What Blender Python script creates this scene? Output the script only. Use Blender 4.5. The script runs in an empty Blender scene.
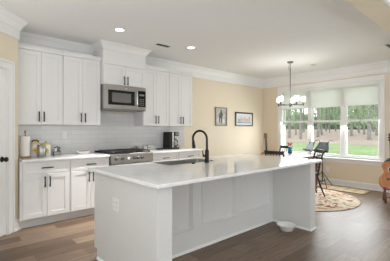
import bpy, bmesh, math, random
from mathutils import Vector, Matrix
from math import sin, cos, pi, radians

S = bpy.context.scene
COL = S.collection

# ------------------------------------------------------------------ camera
cam_d = bpy.data.cameras.new('camera')
cam_d.sensor_width = 36.0
cam_d.lens = 36.0 * 291.0 / 390.0
cam_d.shift_y = -1.1 / 390.0
cam_d.clip_end = 500
cam = bpy.data.objects.new('camera', cam_d)
COL.objects.link(cam)
cam.location = (0, 0, 1.31)
cam.rotation_euler = (radians(90), 0, radians(48.16 - 90))
S.camera = cam

# ------------------------------------------------------------------ world, exposure, big lights
w = bpy.data.worlds.new('overcast_sky')
S.world = w
w.use_nodes = True
wn = w.node_tree.nodes
bg = wn['Background']
bg.inputs['Color'].default_value = (0.93, 0.97, 1.0, 1)
bg.inputs['Strength'].default_value = 2.5

S.view_settings.view_transform = 'Standard'
S.view_settings.look = 'None'
S.view_settings.gamma = 1.0
S.view_settings.use_curve_mapping = False
S.view_settings.exposure = 0.05
S.cycles.use_denoising = True
S.cycles.max_bounces = 10
S.cycles.diffuse_bounces = 6
S.cycles.glossy_bounces = 4
S.cycles.transparent_max_bounces = 12
S.cycles.sample_clamp_indirect = 6.0


def area(name, loc, rot, sx, sy, power, color=(1, 1, 1), portal=False):
    d = bpy.data.lights.new(name, 'AREA')
    d.shape = 'RECTANGLE'
    d.size, d.size_y = sx, sy
    d.energy = power
    d.color = color
    if portal:
        d.cycles.is_portal = True
    o = bpy.data.objects.new(name, d)
    COL.objects.link(o)
    o.location = loc
    o.rotation_euler = rot
    return o


# daylight through the kitchen window, then added fill lamps out of view
area('window_portal', (7.2, 3.165, 1.5), (0, radians(90), 0), 1.8, 2.4, 1, portal=True)
area('daylight_window', (7.26, 3.165, 1.2), (0, radians(53), 0), 1.0, 2.4, 80, (0.95, 0.98, 1.0))
area('rear_fill', (1.6, -3.38, 1.55), (radians(90), 0, radians(0)), 4.4, 2.0, 9, (1.0, 0.97, 0.93))  # added fill lamp at the unseen rear wall, lifts the ambient light
area('side_fill', (-1.13, -0.4, 1.5), (0, radians(-90), 0), 2.0, 4.0, 7, (1.0, 0.98, 0.95))  # added fill lamp at the unseen left wall, facing the window wall
area('hall_fill_uplight', (-.55, 2.3, 1.2), (radians(180), 0, 0), .9, 1.6, 22, (0.95, 0.97, 1.0))  # added uplight out of view, bounced off the kitchen ceiling as fill
area('rear_fill_uplight', (3.2, -2.55, .6), (radians(180), 0, 0), 3.4, 1.5, 80, (0.88, 0.945, 1.0))  # added uplight behind the camera, soft fill by way of the ceiling

H = 2.73          # ceiling
W = 4.93          # back wall (Y)
X2 = 7.04         # window wall (X)


# ------------------------------------------------------------------ materials
def mat(name, color, rough=0.5, metal=0.0, spec=0.5, emit=None, emit_s=0.0, trans=0.0, coat=0.0):
    m = bpy.data.materials.new(name)
    m.use_nodes = True
    b = m.node_tree.nodes['Principled BSDF']
    b.inputs['Base Color'].default_value = (*color, 1)
    b.inputs['Roughness'].default_value = rough
    b.inputs['Metallic'].default_value = metal
    b.inputs['Specular IOR Level'].default_value = spec
    b.inputs['Transmission Weight'].default_value = trans
    b.inputs['Coat Weight'].default_value = coat
    if emit:
        b.inputs['Emission Color'].default_value = (*emit, 1)
        b.inputs['Emission Strength'].default_value = emit_s
    return m


def N(m, t, **kw):
    n = m.node_tree.nodes.new(t)
    for k, v in kw.items():
        setattr(n, k, v)
    return n


def L(m, a, b):
    m.node_tree.links.new(a, b)


def bsdf(m):
    return m.node_tree.nodes['Principled BSDF']


def ramp(m, stops):
    r = N(m, 'ShaderNodeValToRGB')
    e = r.color_ramp.elements
    while len(e) < len(stops):
        e.new(0.5)
    for i, (p, c) in enumerate(stops):
        e[i].position = p
        e[i].color = (*c, 1)
    return r


def noise_mat(name, stops, scale=20, rough=0.5, detail=4, stretch=(1, 1, 1), bump=0.0, metal=0.0, spec=0.5):
    m = mat(name, stops[0][1], rough, metal, spec)
    tc = N(m, 'ShaderNodeTexCoord')
    mp = N(m, 'ShaderNodeMapping')
    mp.inputs['Scale'].default_value = stretch
    L(m, tc.outputs['Object'], mp.inputs['Vector'])
    nz = N(m, 'ShaderNodeTexNoise')
    nz.inputs['Scale'].default_value = scale
    nz.inputs['Detail'].default_value = detail
    L(m, mp.outputs['Vector'], nz.inputs['Vector'])
    r = ramp(m, stops)
    L(m, nz.outputs['Fac'], r.inputs['Fac'])
    L(m, r.outputs['Color'], bsdf(m).inputs['Base Color'])
    if bump:
        bp = N(m, 'ShaderNodeBump')
        bp.inputs['Strength'].default_value = bump
        bp.inputs['Distance'].default_value = 0.01
        L(m, nz.outputs['Fac'], bp.inputs['Height'])
        L(m, bp.outputs['Normal'], bsdf(m).inputs['Normal'])
    return m


M = {}
M['wall'] = noise_mat('beige_wall_paint', [(0.35, (0.765, 0.675, 0.525)), (0.65, (0.785, 0.69, 0.54))], 60, 0.75, bump=0.04)
M['ceiling'] = noise_mat('white_ceiling_paint', [(0.3, (0.80, 0.80, 0.79)), (0.7, (0.83, 0.83, 0.82))], 40, 0.85, bump=0.05)
M['trim'] = mat('white_trim_paint', (0.84, 0.84, 0.83), 0.4)
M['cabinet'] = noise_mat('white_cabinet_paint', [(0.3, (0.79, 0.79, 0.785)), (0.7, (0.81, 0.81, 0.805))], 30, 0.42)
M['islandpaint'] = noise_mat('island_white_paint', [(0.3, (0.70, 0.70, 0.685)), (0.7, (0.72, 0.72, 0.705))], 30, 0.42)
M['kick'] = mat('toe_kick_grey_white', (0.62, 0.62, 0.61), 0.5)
M['black'] = mat('matte_black_metal', (0.018, 0.017, 0.016), 0.42, 0.6)
M['blackwood'] = mat('black_painted_wood', (0.016, 0.015, 0.015), 0.35)
M['blackplastic'] = mat('black_plastic', (0.012, 0.012, 0.0125), 0.42, spec=0.3)
M['iron'] = noise_mat('cast_iron', [(0.3, (0.015, 0.015, 0.015)), (0.7, (0.035, 0.035, 0.035))], 90, 0.6, bump=0.1)
M['blackglass'] = mat('dark_glass', (0.009, 0.009, 0.010), 0.06, spec=0.35)
M['steel'] = noise_mat('brushed_steel', [(0.3, (0.40, 0.39, 0.38)), (0.7, (0.50, 0.49, 0.475))], 8, 0.3, stretch=(2, 2, 120), metal=1.0)
M['steeldark'] = mat('satin_steel', (0.26, 0.25, 0.24), 0.35, 1.0)
M['sinksteel'] = mat('grey_sink_steel', (0.36, 0.36, 0.355), 0.38, 1.0)  # one even mid grey steel for the bowl
M['steelbright'] = mat('polished_steel', (0.78, 0.77, 0.76), 0.22, 1.0)
M['nickel'] = mat('brushed_nickel', (0.20, 0.195, 0.19), 0.4, 1.0)
M['white'] = mat('white_plastic', (0.82, 0.82, 0.80), 0.35)
M['enamel'] = mat('white_glazed_ceramic', (0.85, 0.84, 0.81), 0.15)
M['paper'] = noise_mat('paper_towel', [(0.3, (0.88, 0.86, 0.83)), (0.7, (0.92, 0.90, 0.87))], 120, 0.9, bump=0.2)
M['wood'] = noise_mat('honey_wood', [(0.3, (0.32, 0.15, 0.055)), (0.7, (0.46, 0.24, 0.10))], 14, 0.4, stretch=(1, 8, 8))
M['walnut'] = noise_mat('walnut_wood', [(0.3, (0.10, 0.045, 0.025)), (0.7, (0.17, 0.08, 0.045))], 14, 0.4, stretch=(8, 8, 1))
M['guitarwood'] = noise_mat('orange_guitar_wood', [(0.3, (0.42, 0.14, 0.04)), (0.7, (0.60, 0.23, 0.07))], 9, 0.22, stretch=(10, 10, 1))
M['redwood'] = noise_mat('red_brown_wood', [(0.3, (0.16, 0.05, 0.03)), (0.7, (0.24, 0.085, 0.05))], 12, 0.4, stretch=(8, 8, 1))
M['yellow'] = mat('yellow_glaze', (0.80, 0.55, 0.05), 0.25)
M['yellowpale'] = mat('pale_yellow_glaze', (0.80, 0.66, 0.26), 0.25)
M['brown'] = mat('dark_brown_glaze', (0.10, 0.05, 0.03), 0.3)
M['red'] = mat('dull_red', (0.35, 0.06, 0.045), 0.5)
M['pink'] = mat('pink_petals', (0.75, 0.25, 0.27), 0.7)
M['blueglass'] = mat('blue_glass', (0.03, 0.22, 0.42), 0.1)
M['green'] = mat('leaf_green', (0.08, 0.22, 0.05), 0.6)
M['greymetal'] = mat('grey_blue_metal', (0.17, 0.20, 0.22), 0.5)
M['felt'] = mat('dark_grey_cloth', (0.10, 0.10, 0.105), 0.9)
M['tan'] = mat('tan_wood', (0.62, 0.42, 0.18), 0.5)
M['darkslot'] = mat('dark_slots', (0.03, 0.03, 0.03), 0.7)
M['lens'] = mat('lamp_lens', (0.9, 0.9, 0.9), 0.4, emit=(1, 0.97, 0.92), emit_s=3.0)
M['bulb'] = mat('warm_bulb', (0.9, 0.9, 0.9), 0.4, emit=(1, 0.88, 0.68), emit_s=9.0)
M['straps'] = mat('ivory', (0.8, 0.76, 0.66), 0.5)

# quartz worktop
m = noise_mat('white_quartz', [(0.40, (0.85, 0.85, 0.845)), (0.50, (0.82, 0.82, 0.82)), (0.62, (0.865, 0.865, 0.86))], 3.0, 0.06, detail=8)
M['quartz'] = m


def plank_mat():
    m = mat('vinyl_plank_floor', (0.3, 0.2, 0.15), 0.40, spec=0.36)
    tc = N(m, 'ShaderNodeTexCoord')
    br = N(m, 'ShaderNodeTexBrick')
    br.offset = 0.37
    br.offset_frequency = 2
    for k, v in dict(Scale=1.0).items():
        br.inputs[k].default_value = v
    br.inputs['Brick Width'].default_value = 1.22
    br.inputs['Row Height'].default_value = 0.178
    br.inputs['Mortar Size'].default_value = 0.0018
    br.inputs['Mortar Smooth'].default_value = 0.3
    br.inputs['Bias'].default_value = 0.0
    br.inputs['Color1'].default_value = (0, 0, 0, 1)
    br.inputs['Color2'].default_value = (1, 1, 1, 1)
    br.inputs['Mortar'].default_value = (0.0, 0.0, 0.0, 1)
    L(m, tc.outputs['Object'], br.inputs['Vector'])
    rp = ramp(m, [(0.0, (0.108, 0.067, 0.040)), (0.35, (0.178, 0.120, 0.078)), (0.65, (0.262, 0.187, 0.130)), (1.0, (0.130, 0.086, 0.054))])
    L(m, br.outputs['Color'], rp.inputs['Fac'])
    mp = N(m, 'ShaderNodeMapping')
    mp.inputs['Scale'].default_value = (1.3, 16, 1)
    # shift the grain per plank so it does not run across joints
    ad = N(m, 'ShaderNodeVectorMath', operation='MULTIPLY_ADD')
    ad.inputs[1].default_value = (9.0, 7.0, 0)
    L(m, br.outputs['Color'], ad.inputs[0])
    L(m, tc.outputs['Object'], ad.inputs[2])
    L(m, ad.outputs['Vector'], mp.inputs['Vector'])
    nz = N(m, 'ShaderNodeTexNoise')
    nz.inputs['Scale'].default_value = 2.2
    nz.inputs['Detail'].default_value = 7
    nz.inputs['Roughness'].default_value = 0.65
    L(m, mp.outputs['Vector'], nz.inputs['Vector'])
    r2 = ramp(m, [(0.28, (0.42, 0.38, 0.35)), (0.45, (0.86, 0.85, 0.84)), (0.60, (1.08, 1.08, 1.08)), (0.75, (1.45, 1.44, 1.43))])
    L(m, nz.outputs['Fac'], r2.inputs['Fac'])
    mx = N(m, 'ShaderNodeMix', data_type='RGBA', blend_type='MULTIPLY')
    mx.inputs['Factor'].default_value = 1.0
    L(m, rp.outputs['Color'], mx.inputs[6])
    L(m, r2.outputs['Color'], mx.inputs[7])
    mo = N(m, 'ShaderNodeMix', data_type='RGBA')
    L(m, br.outputs['Fac'], mo.inputs['Factor'])
    L(m, mx.outputs[2], mo.inputs[6])
    mo.inputs[7].default_value = (0.09, 0.065, 0.05, 1)
    L(m, mo.outputs[2], bsdf(m).inputs['Base Color'])
    bp = N(m, 'ShaderNodeBump')
    bp.inputs['Strength'].default_value = 0.12
    bp.inputs['Distance'].default_value = 0.004
    L(m, nz.outputs['Fac'], bp.inputs['Height'])
    L(m, bp.outputs['Normal'], bsdf(m).inputs['Normal'])
    return m


M['floor'] = plank_mat()


def tile_mat():
    m = mat('white_subway_tile', (0.8, 0.8, 0.8), 0.12)
    tc = N(m, 'ShaderNodeTexCoord')
    sp = N(m, 'ShaderNodeSeparateXYZ')
    cb = N(m, 'ShaderNodeCombineXYZ')
    L(m, tc.outputs['Object'], sp.inputs[0])
    L(m, sp.outputs['X'], cb.inputs['X'])
    L(m, sp.outputs['Z'], cb.inputs['Y'])
    br = N(m, 'ShaderNodeTexBrick')
    br.inputs['Scale'].default_value = 1.0
    br.inputs['Brick Width'].default_value = 0.305
    br.inputs['Row Height'].default_value = 0.0765
    br.inputs['Mortar Size'].default_value = 0.0018
    br.inputs['Mortar Smooth'].default_value = 0.2
    br.inputs['Color1'].default_value = (0.66, 0.66, 0.66, 1)
    br.inputs['Color2'].default_value = (0.71, 0.71, 0.71, 1)
    br.inputs['Mortar'].default_value = (0.50, 0.50, 0.49, 1)
    L(m, cb.outputs[0], br.inputs['Vector'])
    L(m, br.outputs['Color'], bsdf(m).inputs['Base Color'])
    bp = N(m, 'ShaderNodeBump', invert=True)
    bp.inputs['Strength'].default_value = 0.5
    bp.inputs['Distance'].default_value = 0.002
    L(m, br.outputs['Fac'], bp.inputs['Height'])
    L(m, bp.outputs['Normal'], bsdf(m).inputs['Normal'])
    return m


M['tile'] = tile_mat()


def glass_mat(name, tint, gloss):
    m = bpy.data.materials.new(name)
    m.use_nodes = True
    nt = m.node_tree
    nt.nodes.remove(nt.nodes['Principled BSDF'])
    out = nt.nodes['Material Output']
    tr = N(m, 'ShaderNodeBsdfTransparent')
    tr.inputs['Color'].default_value = (*tint, 1)
    gl = N(m, 'ShaderNodeBsdfGlossy')
    gl.inputs['Roughness'].default_value = 0.03
    lw = N(m, 'ShaderNodeLayerWeight')
    lw.inputs['Blend'].default_value = 0.5
    fr = N(m, 'ShaderNodeMath', operation='MULTIPLY_ADD')
    L(m, lw.outputs['Facing'], fr.inputs[0])
    fr.inputs[1].default_value = gloss
    fr.inputs[2].default_value = 0.02
    mx = N(m, 'ShaderNodeMixShader')
    L(m, fr.outputs[0], mx.inputs[0])
    L(m, tr.outputs[0], mx.inputs[1])
    L(m, gl.outputs[0], mx.inputs[2])
    L(m, mx.outputs[0], out.inputs['Surface'])
    return m


M['glass'] = glass_mat('window_glass', (0.97, 0.98, 0.98), 0.10)
M['clearglass'] = glass_mat('clear_glass', (0.9, 0.9, 0.9), 0.25)


def shade_mat():
    m = bpy.data.materials.new('sheer_white_shade')
    m.use_nodes = True
    nt = m.node_tree
    nt.nodes.remove(nt.nodes['Principled BSDF'])
    out = nt.nodes['Material Output']
    tc = N(m, 'ShaderNodeTexCoord')
    wv = N(m, 'ShaderNodeTexNoise')
    wv.inputs['Scale'].default_value = 220
    L(m, tc.outputs['Object'], wv.inputs['Vector'])
    r = ramp(m, [(0.3, (0.80, 0.80, 0.78)), (0.7, (0.86, 0.86, 0.84))])
    L(m, wv.outputs['Fac'], r.inputs['Fac'])
    df = N(m, 'ShaderNodeBsdfDiffuse')
    tl = N(m, 'ShaderNodeBsdfTranslucent')
    tp = N(m, 'ShaderNodeBsdfTransparent')
    L(m, r.outputs['Color'], df.inputs['Color'])
    tl.inputs['Color'].default_value = (0.90, 0.90, 0.88, 1)
    a = N(m, 'ShaderNodeMixShader')
    a.inputs[0].default_value = 0.6
    b = N(m, 'ShaderNodeMixShader')
    b.inputs[0].default_value = 0.07
    L(m, df.outputs[0], a.inputs[1])
    L(m, tl.outputs[0], a.inputs[2])
    L(m, a.outputs[0], b.inputs[1])
    L(m, tp.outputs[0], b.inputs[2])
    L(m, b.outputs[0], out.inputs['Surface'])
    return m


M['shade'] = shade_mat()
M['frosted'] = mat('seeded_glass_shade', (0.95, 0.94, 0.90), 0.4, emit=(1, 0.93, 0.83), emit_s=0.45)
bsdf(M['frosted']).inputs['Alpha'].default_value = 0.5


def rug_mat():
    m = mat('floral_rug', (0.6, 0.5, 0.4), 0.95, spec=0.1)
    tc = N(m, 'ShaderNodeTexCoord')
    nz = N(m, 'ShaderNodeTexNoise')
    nz.inputs['Scale'].default_value = 2.6
    nz.inputs['Detail'].default_value = 3
    nz.inputs['Distortion'].default_value = 1.8
    L(m, tc.outputs['Object'], nz.inputs['Vector'])
    r = ramp(m, [(0.36, (0.30, 0.12, 0.07)), (0.41, (0.74, 0.62, 0.48)), (0.50, (0.83, 0.75, 0.62)),
                 (0.555, (0.78, 0.68, 0.54)), (0.575, (0.36, 0.22, 0.13)), (0.615, (0.62, 0.33, 0.20)),
                 (0.64, (0.80, 0.71, 0.58)), (0.70, (0.30, 0.27, 0.22))])
    L(m, nz.outputs['Fac'], r.inputs['Fac'])
    L(m, r.outputs['Color'], bsdf(m).inputs['Base Color'])
    return m


M['rug'] = rug_mat()
M['rugedge'] = mat('rug_binding', (0.38, 0.26, 0.16), 0.95, spec=0.1)
M['jute'] = noise_mat('jute_mat', [(0.3, (0.40, 0.30, 0.19)), (0.7, (0.58, 0.47, 0.32))], 40, 0.95, stretch=(1, 3, 1), spec=0.1)
M['jutedark'] = mat('jute_border', (0.26, 0.19, 0.12), 0.95, spec=0.1)
M['lawn'] = noise_mat('lawn_grass', [(0.35, (0.23, 0.30, 0.14)), (0.65, (0.29, 0.37, 0.19))], 0.6, 0.95, spec=0.1)
M['straw'] = noise_mat('pine_straw', [(0.35, (0.34, 0.275, 0.23)), (0.65, (0.44, 0.365, 0.31))], 0.8, 0.95, spec=0.1)
M['bark'] = noise_mat('pine_bark', [(0.3, (0.20, 0.185, 0.175)), (0.7, (0.34, 0.32, 0.30))], 3, 0.9, stretch=(4, 4, 1), spec=0.1)
def leaf_mat(name, c0, c1):
    m = bpy.data.materials.new(name)
    m.use_nodes = True
    nt = m.node_tree
    nt.nodes.remove(nt.nodes['Principled BSDF'])
    tc = N(m, 'ShaderNodeTexCoord')
    nz = N(m, 'ShaderNodeTexNoise')
    nz.inputs['Scale'].default_value = 0.8
    L(m, tc.outputs['Object'], nz.inputs['Vector'])
    r = ramp(m, [(.3, c0), (.7, c1)])
    L(m, nz.outputs['Fac'], r.inputs['Fac'])
    df = N(m, 'ShaderNodeBsdfDiffuse'); tl = N(m, 'ShaderNodeBsdfTranslucent'); mx = N(m, 'ShaderNodeMixShader')
    mx.inputs[0].default_value = .5
    L(m, r.outputs['Color'], df.inputs['Color']); L(m, r.outputs['Color'], tl.inputs['Color'])
    L(m, df.outputs[0], mx.inputs[1]); L(m, tl.outputs[0], mx.inputs[2])
    L(m, mx.outputs[0], nt.nodes['Material Output'].inputs['Surface'])
    return m


M['leaf'] = leaf_mat('spring_leaves', (0.30, 0.43, 0.24), (0.50, 0.62, 0.41))
M['leafdark'] = leaf_mat('pine_needles', (0.22, 0.34, 0.20), (0.38, 0.50, 0.32))


# ------------------------------------------------------------------ mesh builder
class MB:
    def __init__(self):
        self.bm = bmesh.new()
        self.mi = 0

    def _tag(self, faces):
        for f in faces:
            f.material_index = self.mi

    def box(self, x0, x1, y0, y1, z0, z1, bev=0.0, seg=2, R=None):
        r = bmesh.ops.create_cube(self.bm, size=1.0)
        vs = r['verts']
        for v in vs:
            v.co = Vector(((x0 + x1) / 2 + v.co.x * (x1 - x0), (y0 + y1) / 2 + v.co.y * (y1 - y0), (z0 + z1) / 2 + v.co.z * (z1 - z0)))
        fs = set(f for v in vs for f in v.link_faces)
        self._tag(fs)
        if bev:
            es = set(e for v in vs for e in v.link_edges)
            rr = bmesh.ops.bevel(self.bm, geom=list(es), offset=bev, segments=seg, profile=0.5, affect='EDGES')
            self._tag(rr['faces'])
            vs = list(set(v for f in rr['faces'] for v in f.verts) | set(v for v in vs if v.is_valid))
        if R is not None:
            for v in vs:
                v.co = R @ v.co
        return self

    def ring(self, pts):
        return [self.bm.verts.new(p) for p in pts]

    def loft(self, rings, cap0=True, cap1=True, smooth=True, closed=True):
        vr = [self.ring(r) for r in rings]
        n = len(vr[0])
        for a, b in zip(vr[:-1], vr[1:]):
            for i in range(n if closed else n - 1):
                j = (i + 1) % n
                try:
                    f = self.bm.faces.new((a[i], a[j], b[j], b[i]))
                    f.smooth = smooth
                    f.material_index = self.mi
                except ValueError:
                    pass
        if cap0:
            f = self.bm.faces.new(list(reversed(vr[0])))
            f.material_index = self.mi
        if cap1:
            f = self.bm.faces.new(vr[-1])
            f.material_index = self.mi
        return self

    def lathe(self, prof, c=(0, 0, 0), seg=24, axis='Z', cap0=True, cap1=True, smooth=True):
        rings = []
        for r, z in prof:
            pts = []
            for i in range(seg):
                t = 2 * pi * i / seg
                p = Vector((r * cos(t), r * sin(t), z))
                if axis == 'Y':
                    p = Vector((p.x, -p.z, p.y))      # +z -> -Y
                elif axis == 'X':
                    p = Vector((p.z, p.x, p.y))
                pts.append(Vector(c) + p)
            rings.append(pts)
        return self.loft(rings, cap0, cap1, smooth)

    def cyl(self, p0, p1, r, r1=None, seg=12, smooth=True):
        return self.tube([p0, p1], [r, r if r1 is None else r1], seg, smooth)

    def tube(self, pts, r, seg=10, smooth=True):
        pts = [Vector(p) for p in pts]
        n = len(pts)
        rs = r if isinstance(r, (list, tuple)) else [r] * n
        rings = []
        up = None
        for i, p in enumerate(pts):
            if i == 0:
                t = pts[1] - p
            elif i == n - 1:
                t = p - pts[i - 1]
            else:
                t = (pts[i + 1] - p).normalized() + (p - pts[i - 1]).normalized()
            t.normalize()
            if up is None:
                a = Vector((0, 0, 1)) if abs(t.z) < 0.9 else Vector((1, 0, 0))
                up = (a - t * a.dot(t)).normalized()
            else:
                up = (up - t * up.dot(t)).normalized()
            s = t.cross(up)
            rings.append([p + (up * cos(2 * pi * k / seg) + s * sin(2 * pi * k / seg)) * rs[i] for k in range(seg)])
        return self.loft(rings, True, True, smooth)

    def prism(self, outline, z0, z1, fn=None, smooth=False):
        """outline: list of (u, v); extruded z0..z1; fn maps (u, v, z) to a point."""
        fn = fn or (lambda u, v, z: (u, v, z))
        self.loft([[fn(u, v, z0) for u, v in outline], [fn(u, v, z1) for u, v in outline]], smooth=smooth)
        return self

    def sphere(self, c, r, sx=1, sy=1, sz=1, seg=14, rings=8):
        prof = [(max(1e-4, sin(pi * i / rings)) * r, -cos(pi * i / rings) * r) for i in range(rings + 1)]
        rr = []
        for rad, z in prof:
            rr.append([(c[0] + rad * cos(2 * pi * k / seg) * sx, c[1] + rad * sin(2 * pi * k / seg) * sy, c[2] + z * sz) for k in range(seg)])
        return self.loft(rr)

    def sweep(self, path, prof):
        """profile (d, z) swept along a floor path; d is measured to the right of the walk, corners mitred."""
        P = [Vector((p[0], p[1])) for p in path]
        n = len(P)
        dirs = [(P[i + 1] - P[i]).normalized() for i in range(n - 1)]
        nor = [Vector((d.y, -d.x)) for d in dirs]
        rings = []
        for i in range(n):
            if i == 0:
                o = nor[0]
            elif i == n - 1:
                o = nor[-1]
            else:
                s = nor[i - 1] + nor[i]
                o = s / (1 + nor[i - 1].dot(nor[i]))
            rings.append([(P[i].x + o.x * d, P[i].y + o.y * d, z) for d, z in prof])
        return self.loft(rings, smooth=False)

    def build(self, name, mats, parent=None, world=True):
        me = bpy.data.meshes.new(name)
        bmesh.ops.recalc_face_normals(self.bm, faces=self.bm.faces[:])
        off = Vector(OFF.get(parent.name, (0, 0, 0))) if parent else Vector((0, 0, 0))
        if parent:
            for v in self.bm.verts:
                v.co -= off
        self.bm.to_mesh(me)
        self.bm.free()
        for k in (mats if isinstance(mats, (list, tuple)) else [mats]):
            me.materials.append(M[k])
        o = bpy.data.objects.new(name, me)
        COL.objects.link(o)
        if parent:
            o.parent = parent
            OFF[o.name] = tuple(off)
        return o


OFF = {}


def tag(o, label=None, cat=None, group=None, kind=None):
    if label: o['label'] = label
    if cat: o['category'] = cat
    if group: o['group'] = group
    if kind: o['kind'] = kind
    return o


def root(name, loc, label, cat, group=None):
    o = bpy.data.objects.new(name, None)
    o.empty_display_size = 0.1
    COL.objects.link(o)
    o.location = loc
    OFF[o.name] = tuple(loc)
    return tag(o, label, cat, group)


def kids(o):
    return [c for c in COL.objects if c.parent == o]


def copy_tree(o, parent=None):
    c = o.copy()
    COL.objects.link(c)
    if parent:
        c.parent = parent
    for ch in kids(o):
        copy_tree(ch, c)
    return c


def struct(o, label=None):
    o['kind'] = 'structure'
    if label: o['label'] = label
    return o


# ------------------------------------------------------------------ room shell
XL, YR = -1.2, -3.5
C = Vector((0.82, 4.40))
DG = 1.35
D = C - Vector((0.70711, 0.70711)) * DG

b = MB(); b.box(XL - .15, X2 + .15, YR - .15, W + .15, -0.12, 0.0)
struct(b.build('floor', 'floor'))
b = MB(); b.box(XL - .15, X2 + .15, YR - .15, W + .15, H, H + .12)
struct(b.build('ceiling', 'ceiling'))
b = MB(); b.box(C.x - .1, X2 + .15, W, W + .15, 0, H)
struct(b.build('wall_back', 'wall'))
# window wall with its opening
WY0, WY1, WZ0, WZ1 = 1.99, 4.34, 0.645, 2.36
b = MB()
b.box(X2, X2 + .15, YR, WY0, 0, H)
b.box(X2, X2 + .15, WY1, W, 0, H)
b.box(X2, X2 + .15, WY0, WY1, 0, WZ0)
b.box(X2, X2 + .15, WY0, WY1, WZ1, H)
struct(b.build('wall_right', 'wall'))
# pantry walls: return beside the cabinets, diagonal wall with the door, short wall
dv = Vector((-0.70711, -0.70711)); nv = Vector((0.70711, -0.70711))     # along, into the room


def diag(s, d, z):
    p = C + dv * s + nv * d
    return (p.x, p.y, z)


def diag_box(b, s0, s1, d0, d1, z0, z1, bev=0):
    R = Matrix(((dv.x, nv.x, 0, C.x), (dv.y, nv.y, 0, C.y), (0, 0, 1, 0), (0, 0, 0, 1)))
    b.box(s0, s1, d0, d1, z0, z1, bev, R=R)


DS0, DS1, DZ = 0.215, 1.0, 2.05
b = MB()
b.box(C.x - .1, C.x, C.y, W, 0, H)
diag_box(b, 0.0, DS0 - .02, -.1, 0, 0, H)
diag_box(b, DS1 + .02, DG, -.1, 0, 0, H)
diag_box(b, DS0 - .02, DS1 + .02, -.1, 0, DZ + .02, H)
struct(b.build('wall_pantry', 'wall'))
b = MB(); b.box(XL, D.x, D.y, D.y + .1, 0, H)
struct(b.build('wall_hall', 'wall'))
b = MB()
b.box(XL - .15, XL, YR, -2.4, 0, H); b.box(XL - .15, XL, 1.6, D.y + .1, 0, H)
b.box(XL - .15, XL, -2.4, 1.6, 0, .5); b.box(XL - .15, XL, -2.4, 1.6, 2.5, H)
struct(b.build('wall_left', 'ceiling'))
b = MB()
b.box(XL, -.6, YR - .15, YR, 0, H); b.box(3.8, X2, YR - .15, YR, 0, H)
b.box(-.6, 3.8, YR - .15, YR, 0, .55); b.box(-.6, 3.8, YR - .15, YR, 2.55, H)
struct(b.build('wall_rear', 'ceiling'))

# dropped beam between kitchen and living room
b = MB(); b.box(1.2, X2, 0.80, 1.02, 2.44, H)
struct(b.build('ceiling_beam', 'wall'), 'beige dropped beam between kitchen and living room ceiling')
b = MB(); b.box(1.2, X2, 0.775, 0.80, 2.44, H); b.box(1.2, X2, .755, .775, 2.62, H, .006)
struct(b.build('trim_beam', 'trim'))

# crown moulding, swept along the kitchen walls
ct = H
crown_prof = [(0, ct - .245), (.014, ct - .245), (.022, ct - .235), (.014, ct - .225), (.014, ct - .125), (.026, ct - .118), (.034, ct - .098),
              (.060, ct - .055), (.088, ct - .030), (.094, ct - .018), (.108, ct - .012), (.108, ct), (0, ct)]
b = MB(); b.sweep([(XL, D.y), (D.x, D.y), (C.x, C.y), (C.x, W), (X2, W), (X2, 1.02)], crown_prof)
struct(b.build('trim_crown', 'trim'))
b = MB(); b.sweep([(X2, 1.02), (1.2, 1.02)], crown_prof[-0:] if False else [(0, ct - .12), (.02, ct - .118), (.06, ct - .055), (.088, ct - .03), (.1, ct - .012), (.1, ct), (0, ct)])
struct(b.build('trim_beam_crown', 'trim'))

# baseboards
bb = [(0, 0), (.030, 0), (.030, .012), (.016, .022), (.016, .115), (.010, .132), (0, .138)]
bbt = [(0, 0), (.034, 0), (.034, .015), (.016, .030), (.016, .115), (.010, .132), (0, .138)]
b = MB(); b.sweep([(4.06, W), (X2, W)], bbt)
struct(b.build('baseboard_back', 'trim'))
b = MB(); b.sweep([(X2, W - .035), (X2, YR)], bbt)
struct(b.build('baseboard_right', 'trim'))
b = MB()
p0 = C + dv * .098
b.sweep([(p0.x, p0.y), (C.x, C.y), (C.x, C.y + .0)][:2], bbt)
struct(b.build('baseboard_pantry', 'trim'))
p1 = C + dv * (DS1 + .125)
b = MB(); b.sweep([(XL, D.y), (D.x, D.y), (p1.x, p1.y)], bbt)
struct(b.build('baseboard_hall', 'trim'))

# pantry door
b = MB()
for s0, s1 in ((DS0 - .115, DS0 - .012), (DS1 + .012, DS1 + .115)):
    diag_box(b, s0 + (.028 if s0 < .5 else 0), s1 - (0 if s0 < .5 else .028), 0, .018, 0, DZ + .0115, .004)
    diag_box(b, s0 + (0 if s0 < .5 else .075), s1 - (.075 if s0 < .5 else 0), .0, .028, 0, DZ + .0865, .004)
diag_box(b, DS0 - .0865, DS1 + .0865, 0, .018, DZ + .012, DZ + .0868, .004)
diag_box(b, DS0 - .115, DS1 + .115, 0, .028, DZ + .087, DZ + .117, .004)
for s0, s1, z0, z1 in ((DS0 - .02, DS0 - .003, 0, DZ + .02), (DS1 + .003, DS1 + .02, 0, DZ + .02), (DS0 - .003, DS1 + .003, DZ + .003, DZ + .02)):
    diag_box(b, s0, s1, -.1, 0, z0, z1)
struct(b.build('trim_door', 'trim'))
door = root('door_1', diag((DS0 + DS1) / 2, -.03, 0.012), 'white panelled pantry door with a black knob', None)
door['kind'] = 'structure'
b = MB()
st = .11
diag_box(b, DS0, DS1, -.048, -.022, .012, DZ)
diag_box(b, DS0, DS0 + st, -.022, -.010, .012, DZ, .003)
diag_box(b, DS1 - st, DS1, -.022, -.010, .012, DZ, .003)
for z0, z1 in ((.012, .22), (.95, 1.10), (DZ - .12, DZ)):
    diag_box(b, DS0 + st, DS1 - st, -.022, -.010, z0, z1, .003)
slab = b.build('door_slab', 'trim', door)
b = MB()
kc = Vector(diag(DS0 + .07, -.010, .945))
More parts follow.
